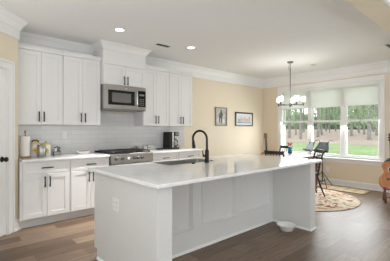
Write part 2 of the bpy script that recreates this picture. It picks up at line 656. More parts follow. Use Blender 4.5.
nv3 = Vector((nv.x, nv.y, 0)); dv3 = Vector((dv.x, dv.y, 0)); zv = Vector((0, 0, 1))


def knob_rings(prof):
    return [[kc + nv3 * d + (dv3 * cos(2 * pi * k / 16) + zv * sin(2 * pi * k / 16)) * r for k in range(16)] for r, d in prof]


b.loft(knob_rings([(.034, 0), (.034, .006), (.030, .010), (.013, .014), (.012, .034), (.026, .042), (.031, .055), (.027, .068), (.008, .073)]))
kb = b.build('door_knob', 'black', door)
kb['label'] = 'black door knob'

# backsplash
b = MB(); b.box(C.x + .001, 4.09, W - .010, W - .0005, .905, 1.62)
bs = b.build('backsplash', 'tile')
struct(bs, 'white glossy subway tile backsplash with pale grey joints')

# ------------------------------------------------------------------ window
win = root('window_1', (X2 + .1, (WY0 + WY1) / 2, WZ0), 'triple window with white casing looking out to the woods', None)
win['kind'] = 'structure'
bounds = [WY0, 2.755, 3.565, WY1]
b = MB()
cw = .10
b.box(X2 - .02, X2, WY0 - cw, WY0, WZ0 - .0005, WZ1 - .0005, .004)
b.box(X2 - .02, X2, WY1, WY1 + cw, WZ0 - .0005, WZ1 - .0005, .004)
b.box(X2 - .02, X2, WY0 - cw, WY1 + cw, WZ1, WZ1 + cw, .004)
b.build('window_casing', 'trim', win)
b = MB()
b.box(X2 - .065, X2 + .07, WY0 - cw - .02, WY1 + cw + .02, WZ0 - .025, WZ0, .006)
b.build('window_sill', 'trim', win)
b = MB(); b.box(X2 - .018, X2, WY0 - cw, WY1 + cw, WZ0 - .105, WZ0 - .025, .004)
b.build('window_apron', 'trim', win)
b = MB()
b.box(X2, X2 + .15, WY0, WY0 + .02, WZ0, WZ1); b.box(X2, X2 + .15, WY1 - .02, WY1, WZ0, WZ1)
b.box(X2, X2 + .15, WY0, WY1, WZ1 - .02, WZ1)
b.box(X2 + .06, X2 + .15, WY0, WY1, WZ0, WZ0 + .03)
for y in bounds[1:3]:
    b.box(X2 + .065, X2 + .15, y - .045, y + .045, WZ0, WZ1 - .02, .004)
b.build('window_frame', 'trim', win)
RZ = 1.51
for i in range(3):
    y0 = bounds[i] + (.02 if i == 0 else .045)
    y1 = bounds[i + 1] - (.02 if i == 2 else .045)
    for k, (z0, z1, xo) in enumerate(((WZ0 + .03, RZ + .02, .085), (RZ - .02, WZ1 - .02, .115))):
        b = MB()
        sw = .032
        b.box(X2 + xo, X2 + xo + .028, y0, y0 + sw, z0, z1, .003)
        b.box(X2 + xo, X2 + xo + .028, y1 - sw, y1, z0, z1, .003)
        b.box(X2 + xo, X2 + xo + .028, y0 + sw, y1 - sw, z0, z0 + .045, .003)
        b.box(X2 + xo, X2 + xo + .028, y0 + sw, y1 - sw, z1 - .042, z1, .003)
        sash = b.build('window_sash', 'trim', win)
        b = MB(); b.box(X2 + xo + .012, X2 + xo + .016, y0 + sw, y1 - sw, z0 + .045, z1 - .042)
        b.build('pane', 'glass', sash)

# sheer roller shade
sh = root('roller_shade', (X2 + .04, (WY0 + WY1) / 2, 1.845), 'sheer white roller shade drawn over the top of the window', 'window shade')
b = MB(); b.box(X2 + .040, X2 + .0415, WY0 + .03, WY1 - .03, 1.86, WZ1 - .045)
b.build('shade_fabric', 'shade', sh)
b = MB(); b.cyl((X2 + .041, WY0 + .03, 1.853), (X2 + .041, WY1 - .03, 1.853), .009)
b.build('bottom_bar', 'white', sh)
b = MB(); b.cyl((X2 + .036, WY0 + .022, WZ1 - .044), (X2 + .036, WY1 - .022, WZ1 - .044), .022, seg=16)
b.build('roller', 'white', sh)
b = MB(); b.box(X2 + .006, X2 + .012, WY0 + .004, WY1 - .004, WZ1 - .075, WZ1 - .001)
b.build('valance', 'white', sh)

# ------------------------------------------------------------------ cabinets
def pull(b, p, vertical, ln=.145, out=(0, -1, 0)):
    p = Vector(p); o = Vector(out)
    a = Vector((0, 0, 1)) if vertical else Vector((1, 0, 0))
    q = p + o * .030
    b.tube([q - a * ln / 2, q + a * ln / 2], .0078, 8)
    for s in (-1, 1):
        b.tube([p + a * s * ln * .36, q + a * s * ln * .36], .0052, 8)


def shaker(b, x0, x1, z0, z1, y, st=.058, t=.019):
    """frame-and-panel front whose face is at y, looking to -Y."""
    b.box(x0 + st - .004, x1 - st + .004, y + .009, y + t, z0 + st - .004, z1 - st + .004)
    b.box(x0, x0 + st, y, y + t, z0, z1, .0015, 1)
    b.box(x1 - st, x1, y, y + t, z0, z1, .0015, 1)
    b.box(x0 + st, x1 - st, y, y + t, z0, z0 + st, .0015, 1)
    b.box(x0 + st, x1 - st, y, y + t, z1 - st, z1, .0015, 1)


G = .0018


def door_pair(r, x0, x1, z0, z1, y, hz):
    xm = (x0 + x1) / 2
    for a, c, hx in ((x0 + G, xm - G, xm - .032), (xm + G, x1 - G, xm + .032)):
        b = MB(); shaker(b, a, c, z0, z1, y)
        d = b.build('door', 'cabinet', r)
        b = MB(); pull(b, (hx, y, hz), True)
        h = b.build('handle', 'black', d)
        h['label'] = 'black bar handle'


def upper(x0, x1, z0, z1, y, label, top=True, hz=None, doors_top=None, fill=0):
    r = root('upper_cabinet', ((x0 + x1) / 2, y + .17, z0), label, 'kitchen cabinet', 'white wall cabinets')
    b = MB(); b.box(x0 + .0006 - fill, x1 - .0006, y + .019, W - .011, z0, z1)
    b.build('body', 'cabinet', r)
    dt = doors_top or z1 - .065
    door_pair(r, x0 + .006, x1 - .006, z0 + .006, dt, y, hz or z0 + .115)
    if top:
        b = MB(); b.box(x0 + .0006, x1 - .0006, y - .004, y + .019, dt + .006, z1 - .012)
        b.box(x0 + .0006, x1 - .0006, y - .016, y + .019, z1 - .022, z1 + .004, .004)
        b.build('top_moulding', 'cabinet', r)
    return r


YU = 4.585
upper(.845, 1.44, 1.378, 2.485, YU, 'tall white upper cabinet next to the pantry wall, above the paper towels', fill=.0235)
upper(1.44, 2.035, 1.378, 2.485, YU, 'tall white upper cabinet immediately left of the microwave')
upper(2.835, 3.425, 1.378, 2.485, YU, 'tall white upper cabinet immediately right of the microwave')
upper(3.425, 4.04, 1.378, 2.485, YU, 'tall white upper cabinet above the coffee maker, ending at the beige wall')
YM = 4.50
r = upper(2.0365, 2.8335, 2.052, H - .002, YM, 'short white upper cabinet over the microwave, reaching the ceiling', top=False, hz=2.135, doors_top=2.375)
b = MB(); b.box(2.0365, 2.8335, YM - .003, YM + .019, 2.385, H - .002)
b.build('fascia', 'cabinet', r)
cp = [(0, ct - .105), (.012, ct - .105), (.018, ct - .092), (.045, ct - .050), (.072, ct - .024), (.088, ct - .012), (.088, ct - .002), (0, ct - .002)]
b = MB(); b.sweep([(2.0365, 4.80), (2.0365, YM - .003), (2.8335, YM - .003), (2.8335, 4.80)], cp)
b.build('crown', 'cabinet', r)


YB = 4.32


def base(x0, x1, label, fill=0):
    r = root('base_cabinet', ((x0 + x1) / 2, YB + .3, 0), label, 'kitchen cabinet', 'white base cabinets')
    b = MB(); b.box(x0 + .0006 - fill, x1 - .0006, YB + .019, W - .011, .115, .882)
    b.build('body', 'cabinet', r)
    b = MB(); b.box(x0 + .0006 - fill, x1 - .0006, YB + .075, YB + .095, 0, .115)
    b.box(x0 + .0006, x1 - .0006, YB + .095, W - .011, 0, .113)
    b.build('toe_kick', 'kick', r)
    a, c = x0 + .012, x1 - .012
    b = MB(); shaker(b, a, c, .712, .868, YB, .040)
    d = b.build('drawer', 'cabinet', r)
    b = MB(); pull(b, ((a + c) / 2, YB, .79), False)
    b.build('handle', 'black', d)['label'] = 'black bar handle'
    door_pair(r, a, c, .125, .700, YB, .600)
    return r


base(.845, 1.455, 'white base cabinet beside the pantry wall, under the canisters', fill=.018)
base(1.455, 2.058, 'white base cabinet immediately left of the gas range')
base(2.835, 3.455, 'white base cabinet immediately right of the gas range')
base(3.455, 4.03, 'white base cabinet at the far end of the run, under the coffee maker')


def worktop(x0, x1, label):
    b = MB(); b.box(x0, x1, 4.285, W - .0105, .884, .914, .003)
    tag(b.build('worktop', 'quartz'), label, 'countertop', 'white worktops along the back wall')


worktop(C.x + .02, 2.0575, 'white quartz worktop left of the gas range, below the backsplash')
worktop(2.836, 4.06, 'white quartz worktop right of the gas range, holding the coffee maker')

# ------------------------------------------------------------------ microwave
x0, x1, z0, z1, yf = 2.038, 2.832, 1.635, 2.050, 4.485
mw = root('microwave', ((x0 + x1) / 2, 4.70, z0), 'stainless steel over-the-range microwave with a black glass window', 'microwave')
b = MB(); b.box(x0, x1, yf + .03, W - .011, z0 + .012, z1)
b.build('body', 'steeldark', mw)
xd = 2.655
b = MB()
b.box(x0, xd, yf, yf + .03, z1 - .085, z1 - .002, .003)
b.box(x0, xd, yf, yf + .03, z0 + .02, z0 + .085, .003)
b.box(x0, x0 + .075, yf, yf + .03, z0 + .085, z1 - .085)
b.box(xd - .05, xd, yf, yf + .03, z0 + .085, z1 - .085)
dr = b.build('door', 'steel', mw)
b = MB(); b.box(x0 + .075, xd - .05, yf + .004, yf + .024, z0 + .085, z1 - .085)
b.build('door_glass', 'blackglass', dr)['label'] = 'black glass'
b = MB(); b.box(x0 + .145, xd - .12, yf + .001, yf + .004, z0 + .128, z1 - .128)
M['mesh'] = noise_mat('microwave_mesh', [(.4, (.13, .13, .13)), (.6, (.19, .19, .185))], 400, .25)
b.build('door_window', 'mesh', dr)
b = MB()
hx = xd - .022
b.tube([(hx, yf - .035, z0 + .07), (hx, yf - .042, z0 + .12), (hx, yf - .042, z1 - .12), (hx, yf - .035, z1 - .07)], .011, 10)
for z in (z0 + .085, z1 - .085):
    b.tube([(hx, yf, z), (hx, yf - .036, z)], .008, 8)
b.build('handle', 'steelbright', dr)
b = MB(); b.box(xd + .003, x1, yf, yf + .03, z0 + .02, z0 + .07, .002); b.box(xd + .003, x1, yf, yf + .03, z1 - .06, z1 - .002, .002)
b.box(xd + .003, xd + .012, yf, yf + .03, z0 + .07, z1 - .06); b.box(x1 - .008, x1, yf, yf + .03, z0 + .07, z1 - .06)
b.build('control_frame', 'steel', mw)
b = MB(); b.box(xd + .012, x1 - .008, yf + .003, yf + .03, z0 + .07, z1 - .06)
cpn = b.build('control_panel', 'blackglass', mw)
M['display'] = mat('clock_display', (.1, .12, .13), .2, emit=(.5, .6, .65), emit_s=.1)
b = MB(); b.box(xd + .045, x1 - .035, yf, yf + .003, z1 - .15, z1 - .118)
b.build('display', 'display', cpn)
M['button'] = mat('grey_buttons', (.16, .16, .165), .5)
b = MB()
for i in range(3):
    for j in range(4):
        cx = xd + .047 + i * .034; cz = z0 + .10 + j * .032
        b.box(cx, cx + .022, yf + .0005, yf + .003, cz, cz + .016)
b.build('keypad', 'button', cpn)
b = MB(); b.box(x0, x1, yf + .01, W - .05, z0, z0 + .012)
for i in range(14):
    b.box(x0 + .1 + i * .045, x0 + .125 + i * .045, yf + .004, yf + .012, z0 + .004, z0 + .016)
b.build('bottom_vent', 'steeldark', mw)
b = MB(); b.lathe([(.012, 0), (.012, .002)], (2.44, yf, z1 - .045), 16, 'Y')
b.build('badge', 'white', mw)

# ------------------------------------------------------------------ range
x0, x1 = 2.061, 2.833
rg = root('gas_range', ((x0 + x1) / 2, 4.6, 0), 'stainless steel slide-in gas range with black grates', 'stove')
b = MB(); b.box(x0, x1, 4.31, W - .03, .09, .90)
b.box(x0 + .03, x1 - .03, 4.36, W - .05, 0, .09)
b.build('body', 'steeldark', rg)
b = MB(); b.box(x0, x1, 4.29, W - .03, .900, .918, .004)
b.box(x0, x1, W - .075, W - .03, .918, .945, .004)
b.build('cooktop', 'blackplastic', rg)
# sloped control panel
b = MB()
b.loft([[(x, 4.250, .765), (x, 4.31, .765), (x, 4.31, .918), (x, 4.268, .918), (x, 4.262, .910)] for x in (x0, x1)], smooth=False)
pnl = b.build('control_panel', 'steel', rg)
b = MB()
for k, xk in enumerate((.10, .21, .49, .58, .68)):
    b = MB()
    cx = x0 + .772 * (xk + .03 if k else xk)
    b.lathe([(.029, 0), (.029, .006), (.024, .010), (.023, .036), (.020, .041)], (cx, 4.256, .842), 18, 'Y')
    b.box(cx - .005, cx + .005, 4.206, 4.218, .822, .862, .002)
    b.build('knob', 'steeldark', pnl)
b = MB(); b.lathe([(.036, 0), (.036, .008), (.031, .012)], (x0 + .772 * .385, 4.257, .842), 24, 'Y')
b.build('clock_bezel', 'blackplastic', pnl)
b = MB(); b.lathe([(.028, 0), (.028, .0145)], (x0 + .772 * .385, 4.257, .842), 24, 'Y')
M['dial'] = mat('pale_dial', (.75, .75, .73), .3)
b.build('clock_face', 'dial', pnl)
b = MB(); b.box(x0 + .004, x1 - .004, 4.265, 4.31, .30, .755, .004)
od = b.build('oven_door', 'steel', rg)
b = MB(); b.box(x0 + .12, x1 - .12, 4.262, 4.266, .38, .63)
b.build('oven_window', 'blackglass', od)
b = MB(); b.tube([(x0 + .06, 4.215, .705), (x1 - .06, 4.215, .705)], .013, 12)
for x in (x0 + .09, x1 - .09):
    b.tube([(x, 4.265, .705), (x, 4.215, .705)], .009, 8)
b.build('handle', 'steel', od)
b = MB(); b.box(x0 + .004, x1 - .004, 4.27, 4.31, .10, .29, .004)
b.build('drawer', 'steel', rg)
for gi in range(3):
    gx0 = x0 + .02 + gi * .2455; gx1 = gx0 + .238
    b = MB()
    zt = .958
    for y in (4.33, 4.555, 4.80):
        b.box(gx0, gx1, y, y + .014, zt - .016, zt, .003)
    for x in (gx0, (gx0 + gx1) / 2 - .007, gx1 - .014):
        b.box(x, x + .014, 4.33, 4.814, zt - .016, zt, .003)
    for y in (4.445, 4.68):
        b.box(gx0, gx1, y, y + .012, zt - .014, zt, .003)
    for x in (gx0, gx1 - .016):
        for y in (4.33, 4.55, 4.798):
            b.box(x, x + .016, y, y + .016, .918, zt - .01)
    b.build('grate', 'iron', rg)
    if gi != 1:
        for y in (4.45, 4.69):
            b = MB(); b.lathe([(.05, 0), (.05, .010), (.036, .012), (.036, .022), (.03, .026)], ((gx0 + gx1) / 2, y, .918), 20)
            b.build('burner', 'iron', rg)
    else:
        b = MB(); b.lathe([(.06, 0), (.06, .010), (.045, .012), (.045, .022), (.04, .026)], ((gx0 + gx1) / 2, 4.565, .918), 20)
        b.build('burner', 'iron', rg)

# ------------------------------------------------------------------ island
IX0, IX1, IY0, IYP, IY1 = 1.235, 3.74, 1.80, 2.36, 2.95
isl = root('kitchen_island', (2.45, 2.5, 0), 'white panelled kitchen island with seating overhang, base unit', 'kitchen island')
b = MB()
b.box(IX0, IX1, IYP + .030, IY1 - .02, .10, .67)
b.box(IX0, 1.90, IYP + .030, IY1 - .02, .67, .883); b.box(2.67, IX1, IYP + .030, IY1 - .02, .67, .883)
b.box(1.90, 2.67, IYP + .030, 2.545, .67, .883); b.box(1.90, 2.67, 2.918, IY1 - .02, .67, .883)
b.box(IX0 + .001, IX1 - .001, IYP + .030, IY1 - .09, 0, .10)
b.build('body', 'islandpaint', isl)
b = MB(); b.box(IX0 + .01, IX1 - .01, IY1 - .09, IY1 - .075, 0, .10)
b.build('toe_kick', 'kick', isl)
# end panels that carry the overhang
for xa, xb in ((IX0 - .001, 1.375), (3.61, IX1 + .001)):
    b = MB(); b.box(xa, xb, IY0, IYP + .030, 0, .883, .002, 1)
    if xa < 2:
        b.box(xa - .004, xa - .0002, IY0, IY1 - .02, .10, .883)
        b.box(xa - .004, xa - .0002, IY0, IY1 - .09, 0, .10)
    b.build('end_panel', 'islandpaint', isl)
# applied frames on the recessed front
b = MB()
px = [1.375, 2.085, 2.205, 2.785, 2.905, 3.61]
fz0, fz1 = .225, .80
b.box(px[0], px[5], IYP, IYP + .030, 0, fz0)
b.box(px[0], px[5], IYP, IYP + .030, fz1, .883)
for i in (1, 3):
    b.box(px[i], px[i + 1], IYP, IYP + .030, fz0, fz1)
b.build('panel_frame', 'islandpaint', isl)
for i in (0, 2, 4):
    a, c = px[i], px[i + 1]
    b = MB()
    lip = .034
    path = [(a, fz0), (c, fz0), (c, fz1), (a, fz1)]
    inn = [(a + lip, fz0 + lip), (c - lip, fz0 + lip), (c - lip, fz1 - lip), (a + lip, fz1 - lip)]
    o1 = [b.bm.verts.new((u, IYP + .001, v)) for u, v in path]
    o2 = [b.bm.verts.new((u + (lip * .3 if u == a else -lip * .3), IYP - .014, v + (lip * .3 if v == fz0 else -lip * .3))) for u, v in path]
    o3 = [b.bm.verts.new((u, IYP + .0299, v)) for u, v in inn]
    for p, q in ((o1, o2), (o2, o3)):
        for k in range(4):
            b.bm.faces.new((p[k], p[(k + 1) % 4], q[(k + 1) % 4], q[k]))
    b.build('panel_moulding', 'islandpaint', isl)
# shoe moulding around the base
b = MB()
sm = [(0, 0), (.014, 0), (.014, .010), (.008, .020), (0, .026)]
b.sweep([(IX0 - .005, IY1 - .10), (IX0 - .005, IY0), (1.375, IY0), (1.375, IYP), (3.61, IYP), (3.61, IY0), (IX1 + .001, IY0), (IX1 + .001, IY1 - .10)],
        [(-d, z) for d, z in sm][::-1] if False else [(d, z) for d, z in sm])
b.build('shoe_moulding', 'trim', isl)
# kitchen side: doors facing the back wall
nd = 4
for i in range(nd):
    wa = (IX1 - IX0 - .04) / nd
    a = IX0 + .02 + i * wa
    b = MB(); shaker(b, a + .004, a + wa - .004, .125, .86, 0)
    for v in b.bm.verts:
        v.co.y = IY1 - v.co.y
    d = b.build('door', 'islandpaint', isl)
    b = MB(); pull(b, (a + (wa - .04 if i % 2 == 0 else .04), IY1, .74), True, out=(0, 1, 0))
    b.build('handle', 'black', d)

# countertop with a sink cut-out
SX0, SX1, SY0, SY1 = 1.93, 2.64, 2.57, 2.90
TX0, TX1, TY0, TY1 = 1.18, 3.765, 1.715, 2.985
zt0, zt1 = .884, .914
b = MB()


def rrect(xa, xb, ya, yb, r, n=6):
    pts = []
    for cx, cy, a0 in ((xb - r, yb - r, 0), (xa + r, yb - r, 90), (xa + r, ya + r, 180), (xb - r, ya + r, 270)):
        for k in range(n + 1):
            t = radians(a0 + 90 * k / n)
            pts.append((cx + r * cos(t), cy + r * sin(t)))
    return pts


outer = rrect(TX0, TX1, TY0, TY1, .012)
inner = rrect(SX0, SX1, SY0, SY1, .03)
bv = .004
rings = []
o_sm = rrect(TX0 + bv, TX1 - bv, TY0 + bv, TY1 - bv, .010)
rings = [[(x, y, zt0) for x, y in inner], [(x, y, zt0) for x, y in o_sm], [(x, y, zt0 + bv) for x, y in outer],
         [(x, y, zt1 - bv) for x, y in outer], [(x, y, zt1) for x, y in o_sm], [(x, y, zt1) for x, y in inner], [(x, y, zt0) for x, y in inner]]
b.loft(rings, False, False, smooth=False)
bmesh.ops.remove_doubles(b.bm, verts=b.bm.verts[:], dist=1e-5)
tag(b.build('island_countertop', 'quartz'), 'large glossy white quartz countertop covering the kitchen island', 'countertop')

# undermount sink: hangs in the cut-out
sk = root('kitchen_sink', ((SX0 + SX1) / 2, (SY0 + SY1) / 2, .69), 'stainless steel sink set in the island countertop', 'sink')
b = MB()
e = .003
lo = lambda r_, z, g: [(x, y, z) for x, y in rrect(SX0 + g, SX1 - g, SY0 + g, SY1 - g, r_)]
e = .002
b.loft([lo(.032, .9145, -.012), lo(.032, .9165, -.010), lo(.03, .9168, e), lo(.03, .9120, e), lo(.03, .72, e + .004), lo(.05, .70, .024), lo(.05, .698, .06)], False, True)
b.loft([lo(.032, .9145, -.012), lo(.03, .9145, .0006), lo(.03, .71, .0006), lo(.05, .690, .02), lo(.05, .688, .06)], False, True)
b.build('bowl', 'sinksteel', sk)
b = MB(); b.lathe([(.045, .698), (.045, .703), (.03, .701)], ((SX0 + SX1) / 2, (SY0 + SY1) / 2, 0), 20)
b.build('drain', 'steeldark', sk)

# faucet
fx, fy = 2.435, 2.505
fc = root('kitchen_faucet', (fx, fy, .914), 'matte black gooseneck faucet standing at the island sink', 'faucet')
b = MB(); b.lathe([(.031, 0), (.031, .006), (.025, .012), (.025, .135), (.021, .150), (.0145, .158)], (fx, fy, .914), 20)
b.build('base', 'black', fc)
b = MB()
ux, uy = -.30, .954
rr = .098
zc = 1.195
pts = [(fx, fy, 1.06), (fx, fy, 1.13), (fx, fy, zc)]
for k in range(1, 13):
    t = pi - k * radians(196) / 12
    d = rr + rr * cos(t)
    pts.append((fx + ux * d, fy + uy * d, zc + rr * sin(t)))
b.tube(pts, .0135, 14)
b.build('spout', 'black', fc)
e_ = Vector(pts[-1]); dr_ = (Vector(pts[-1]) - Vector(pts[-2])).normalized()
b = MB(); b.tube([e_ - dr_ * .005, e_ + dr_ * .02, e_ + dr_ * .085, e_ + dr_ * .092], [.016, .019, .023, .020], 14)
b.build('spray_head', 'black', fc)
b = MB()
b.tube([(fx, fy, .995), (fx - .045, fy + .012, .995)], .013, 12)
b.tube([(fx - .045, fy + .012, .985), (fx - .058, fy + .016, 1.06)], [.009, .006], 10)
b.build('lever', 'black', fc)
b = MB(); b.lathe([(.021, 0), (.021, .006), (.014, .009), (.013, .012)], (2.235, 2.525, .914), 18)
tag(b.build('disposal_button', 'black'), 'small round black button on the island countertop beside the sink', 'button')


def outlet(name, c, axis, label, z=None, wdt=.072, hgt=.116, group='white wall outlets'):
    """plate centred at c facing axis ('-Y','-X')."""
    r = root(name, c, label, 'outlet', group)
    cx, cy, cz = c

    def bx(b, u0, u1, d0, d1, z0, z1, bev=0):
        if axis == '-Y':
            b.box(cx + u0, cx + u1, cy - d1, cy - d0, cz + z0, cz + z1, bev)
        else:
            b.box(cx - d1, cx - d0, cy + u0, cy + u1, cz + z0, cz + z1, bev)
    b = MB(); bx(b, -wdt / 2, wdt / 2, 0, .006, -hgt / 2, hgt / 2, .002)
    b.build('plate', 'white', r)
    n = 2 if wdt > .1 else 1
    for k in range(n):
        u = 0 if n == 1 else (-.024 + k * .048)
        for s in (-1, 1):
            b = MB(); bx(b, u - .017, u + .017, .006, .0085, s * .022 - .015, s * .022 + .015, .002)
            rc = b.build('receptacle', 'white', r)
            for q in (-.007, .006):
                b = MB(); bx(b, u + q, u + q + .002, .0085, .0092, s * .022 - .004, s * .022 + .008)
                b.build('slot', 'darkslot', rc)


outlet('wall_outlet', (X2 - .0003, 3.085, .36), '-X', 'white outlet low on the beige wall under the window')
outlet('wall_outlet', (1.56, W - .0103, 1.215), '-Y', 'white outlet on the tile backsplash left of the range')
outlet('wall_outlet', (IX0 - .0052, 2.45, .625), '-X', 'white double outlet on the end of the kitchen island', wdt=.118)

# pet bowl in the corner of the overhang
bw = root('pet_bowl', (3.42, 2.03, 0), 'white pet bowl with flared rim on the floor by the island end', 'bowl')
b = MB()
seg = 48


def flut(r, z, a):
    return [(3.42 + r * (1 + a * cos(12 * t)) * cos(t), 2.03 + r * (1 + a * cos(12 * t)) * sin(t), z) for t in [2 * pi * k / seg for k in range(seg)]]


b.loft([flut(.075, .001, 0), flut(.082, .008, 0), flut(.098, .050, .01), flut(.125, .068, .03), flut(.128, .074, .03), flut(.120, .072, .03), flut(.092, .054, 0), flut(.07, .016, 0)])
b.build('bowl', 'enamel', bw)

# ------------------------------------------------------------------ things on the left worktop
zt = .9145
ph = root('paper_towel_holder', (.948, 4.625, zt), 'wooden upright paper towel holder at the pantry end of the worktop', 'paper towel holder')
b = MB(); b.lathe([(.070, 0), (.070, .012), (.064, .018), (.012, .019)], (.948, 4.625, zt), 28)
b.build('base', 'wood', ph)
b = MB(); b.lathe([(.009, .018), (.009, .335), (.006, .340), (.011, .350), (.014, .362), (.009, .378), (.002, .384)], (.948, 4.625, zt), 14)
b.build('post', 'wood', ph)
b = MB()
pr = [(.020, .020), (.056, .020), (.058, .024), (.058, .296), (.056, .300), (.020, .300), (.020, .020)]
b.lathe(pr, (.948, 4.625, zt), 32, cap0=False, cap1=False)
tag(b.build('paper_towel_roll', 'paper'), 'white paper towel roll on the wooden holder', 'paper towels')


def canister(cx, cy, r, h, label, dark_lid):
    o = root('canister', (cx, cy, zt), label, 'canister', 'flowered canisters')
    b = MB(); b.lathe([(r * .94, 0), (r, .006), (r, h - .006), (r * .96, h)], (cx, cy, zt), 28)
    b.build('jar', 'enamel', o)
    b = MB(); b.lathe([(r * 1.03, h), (r * 1.03, h + .012), (r * .8, h + .024), (r * .25, h + .030)], (cx, cy, zt), 28)
    ld = b.build('lid', 'yellowpale', o)
    b = MB()
    if dark_lid:
        b.tube([(cx - .045, cy, zt + h + .026), (cx - .03, cy, zt + h + .055), (cx + .03, cy, zt + h + .055), (cx + .045, cy, zt + h + .026)], .011, 10)
        b.build('lid_handle', 'brown', ld)
    else:
        b.lathe([(.010, h + .030), (.008, h + .038), (.016, h + .048), (.010, h + .058)], (cx, cy, zt), 14)
        b.build('lid_knob', 'yellow', ld)
    # flower painted on the front: petals wrapped on the jar
    b = MB()
    fdir = Vector((-cx, -cy, 0)).normalized()
    sdir = Vector((-fdir.y, fdir.x, 0))
    fc_ = Vector((cx, cy, zt + h * .5)) + fdir * r

    def wrap(u, v):
        a = u / r
        return Vector((cx, cy, zt + h * .5 + v)) + (fdir * cos(a) + sdir * sin(a)) * (r + .0008)
    for k in range(8):
        t = 2 * pi * k / 8
        cu, cv = .022 * cos(t), .022 * sin(t)
        ring = [wrap(cu + .017 * cos(q) * abs(cos(t)) + .010 * cos(q) * abs(sin(t)), cv + .017 * sin(q) * abs(sin(t)) + .010 * sin(q) * abs(cos(t))) for q in [2 * pi * j / 10 for j in range(10)]]
        b.bm.faces.new([b.bm.verts.new(p) for p in ring])
    b.build('flower', 'yellow', o)['label'] = 'yellow flower'
    b = MB()
    b.bm.faces.new([b.bm.verts.new(wrap(.010 * cos(2 * pi * j / 12), .010 * sin(2 * pi * j / 12)) + fdir * .0006) for j in range(12)])
    b.build('flower_centre', 'brown', o)
    return o


canister(1.105, 4.765, .066, .180, 'white canister with a yellow flower and dark lid handle, behind the metal canister', True)
canister(1.246, 4.735, .064, .165, 'white flowered canister with a small lid knob, right of the metal canister', False)
o = root('metal_canister', (1.142, 4.58, zt), 'plain brushed metal canister standing in front of the flowered canisters', 'canister')
b = MB(); b.lathe([(.052, 0), (.055, .004), (.055, .150), (.052, .154)], (1.142, 4.58, zt), 26)
b.build('body', 'steel', o)
b = MB(); b.lathe([(.056, .154), (.056, .168), (.050, .174), (.004, .176)], (1.142, 4.58, zt), 26)
b.build('lid', 'steel', o)
# shaker caddy
o = root('shaker_caddy', (1.41, 4.76, zt), 'small metal caddy holding shakers beside the flowered canister', 'caddy')
b = MB(); b.box(1.355, 1.465, 4.725, 4.795, zt, zt + .055, .006)
b.build('tray', 'steeldark', o)
b = MB(); b.tube([(1.41, 4.76, zt + .05), (1.41, 4.76, zt + .125)], .004, 8); b.sphere((1.41, 4.76, zt + .130), .011)
b.build('handle', 'black', o)
for dx in (-.028, .028):
    b = MB(); b.lathe([(.020, .056), (.021, .085), (.018, .102), (.010, .112)], (1.41 + dx, 4.76, zt), 16)
    sk_ = tag(b.build('salt_shaker', 'enamel' if dx < 0 else 'steeldark'), 'white shaker in the metal caddy' if dx < 0 else 'dark shaker in the metal caddy', 'shaker', 'shakers in the caddy')
    sk_['label'] = 'small white shaker standing in the metal caddy' if dx < 0 else 'small dark grey shaker standing in the metal caddy'
    b = MB(); b.lathe([(.012, .110), (.015, .116), (.010, .126)], (1.41 + dx, 4.76, zt), 14)
    cp_ = b.build('cap', 'black')
    cp_.parent = sk_
# shallow dish
o = root('butter_dish', (1.80, 4.72, zt), 'shallow white dish of small reddish pieces on the worktop', 'dish')
b = MB()
el = lambda rx, ry, z: [(1.80 + rx * cos(2 * pi * k / 32), 4.72 + ry * sin(2 * pi * k / 32), zt + z) for k in range(32)]
b.loft([el(.075, .045, 0), el(.085, .052, .004), el(.112, .080, .040), el(.115, .083, .044), el(.108, .076, .041), el(.07, .042, .012)])
b.build('dish', 'enamel', o)
random.seed(4)
for k in range(5):
    b = MB()
    b.sphere((1.80 - .06 + k * .03, 4.72 + random.uniform(-.02, .02), zt + .038), .019, 1.3, 1, .8, 10, 6)
    tag(b.build('wrapped_sweet', 'red' if k % 2 else 'brown'), 'small reddish sweet lying in the shallow white dish' if k % 2 else 'small dark brown sweet lying in the shallow white dish', 'sweet', 'sweets in the dish')

# ------------------------------------------------------------------ right worktop
cx, cy = 3.60, 4.74
cm = root('coffee_maker', (cx, cy, zt), 'black and steel drip coffee maker on the worktop', 'coffee maker')
b = MB(); b.box(cx - .115, cx + .115, cy - .11, cy + .13, zt, zt + .032, .006)
b.build('base', 'blackplastic', cm)
b = MB(); b.box(cx - .115, cx + .115, cy + .035, cy + .13, zt + .032, zt + .30, .006)
b.box(cx - .115, cx - .05, cy - .10, cy + .04, zt + .032, zt + .30, .006)
b.build('tower', 'blackplastic', cm)
b = MB(); b.box(cx - .115, cx + .115, cy - .105, cy + .13, zt + .262, zt + .345, .008)
b.build('brew_head', 'blackplastic', cm)
b = MB(); b.box(cx - .056, cx - .026, cy - .109, cy - .10, zt + .035, zt + .340, .003)
b.build('steel_strip', 'steelbright', cm)
b = MB(); b.box(cx + .02, cx + .105, cy - .109, cy - .104, zt + .275, zt + .335)
b.build('control_panel', 'steeldark', cm)
b = MB(); b.lathe([(.050, .034), (.062, .045), (.066, .09), (.058, .145), (.040, .175), (.043, .190)], (cx + .052, cy - .03, zt), 24, cap1=False)
cf = b.build('carafe', 'clearglass', cm)
b = MB(); b.lathe([(.047, .036), (.059, .046), (.062, .075), (.001, .0752)], (cx + .052, cy - .03, zt), 24)
b.build('coffee', 'brown', cf)
b = MB(); b.lathe([(.044, .186), (.046, .196), (.038, .206), (.002, .208)], (cx + .052, cy - .03, zt), 20)
b.build('lid', 'blackplastic', cf)
b = MB(); b.tube([(cx + .052, cy - .085, zt + .175), (cx + .052, cy - .135, zt + .170), (cx + .052, cy - .135, zt + .075), (cx + .052, cy - .095, zt + .06)], .008, 8)
b.build('carafe_handle', 'blackplastic', cf)
b = MB(); b.lathe([(.022, 0), (.028, .012), (.026, .04), (.014, .058), (.018, .068), (.012, .078)], (3.80, 4.73, zt), 18)
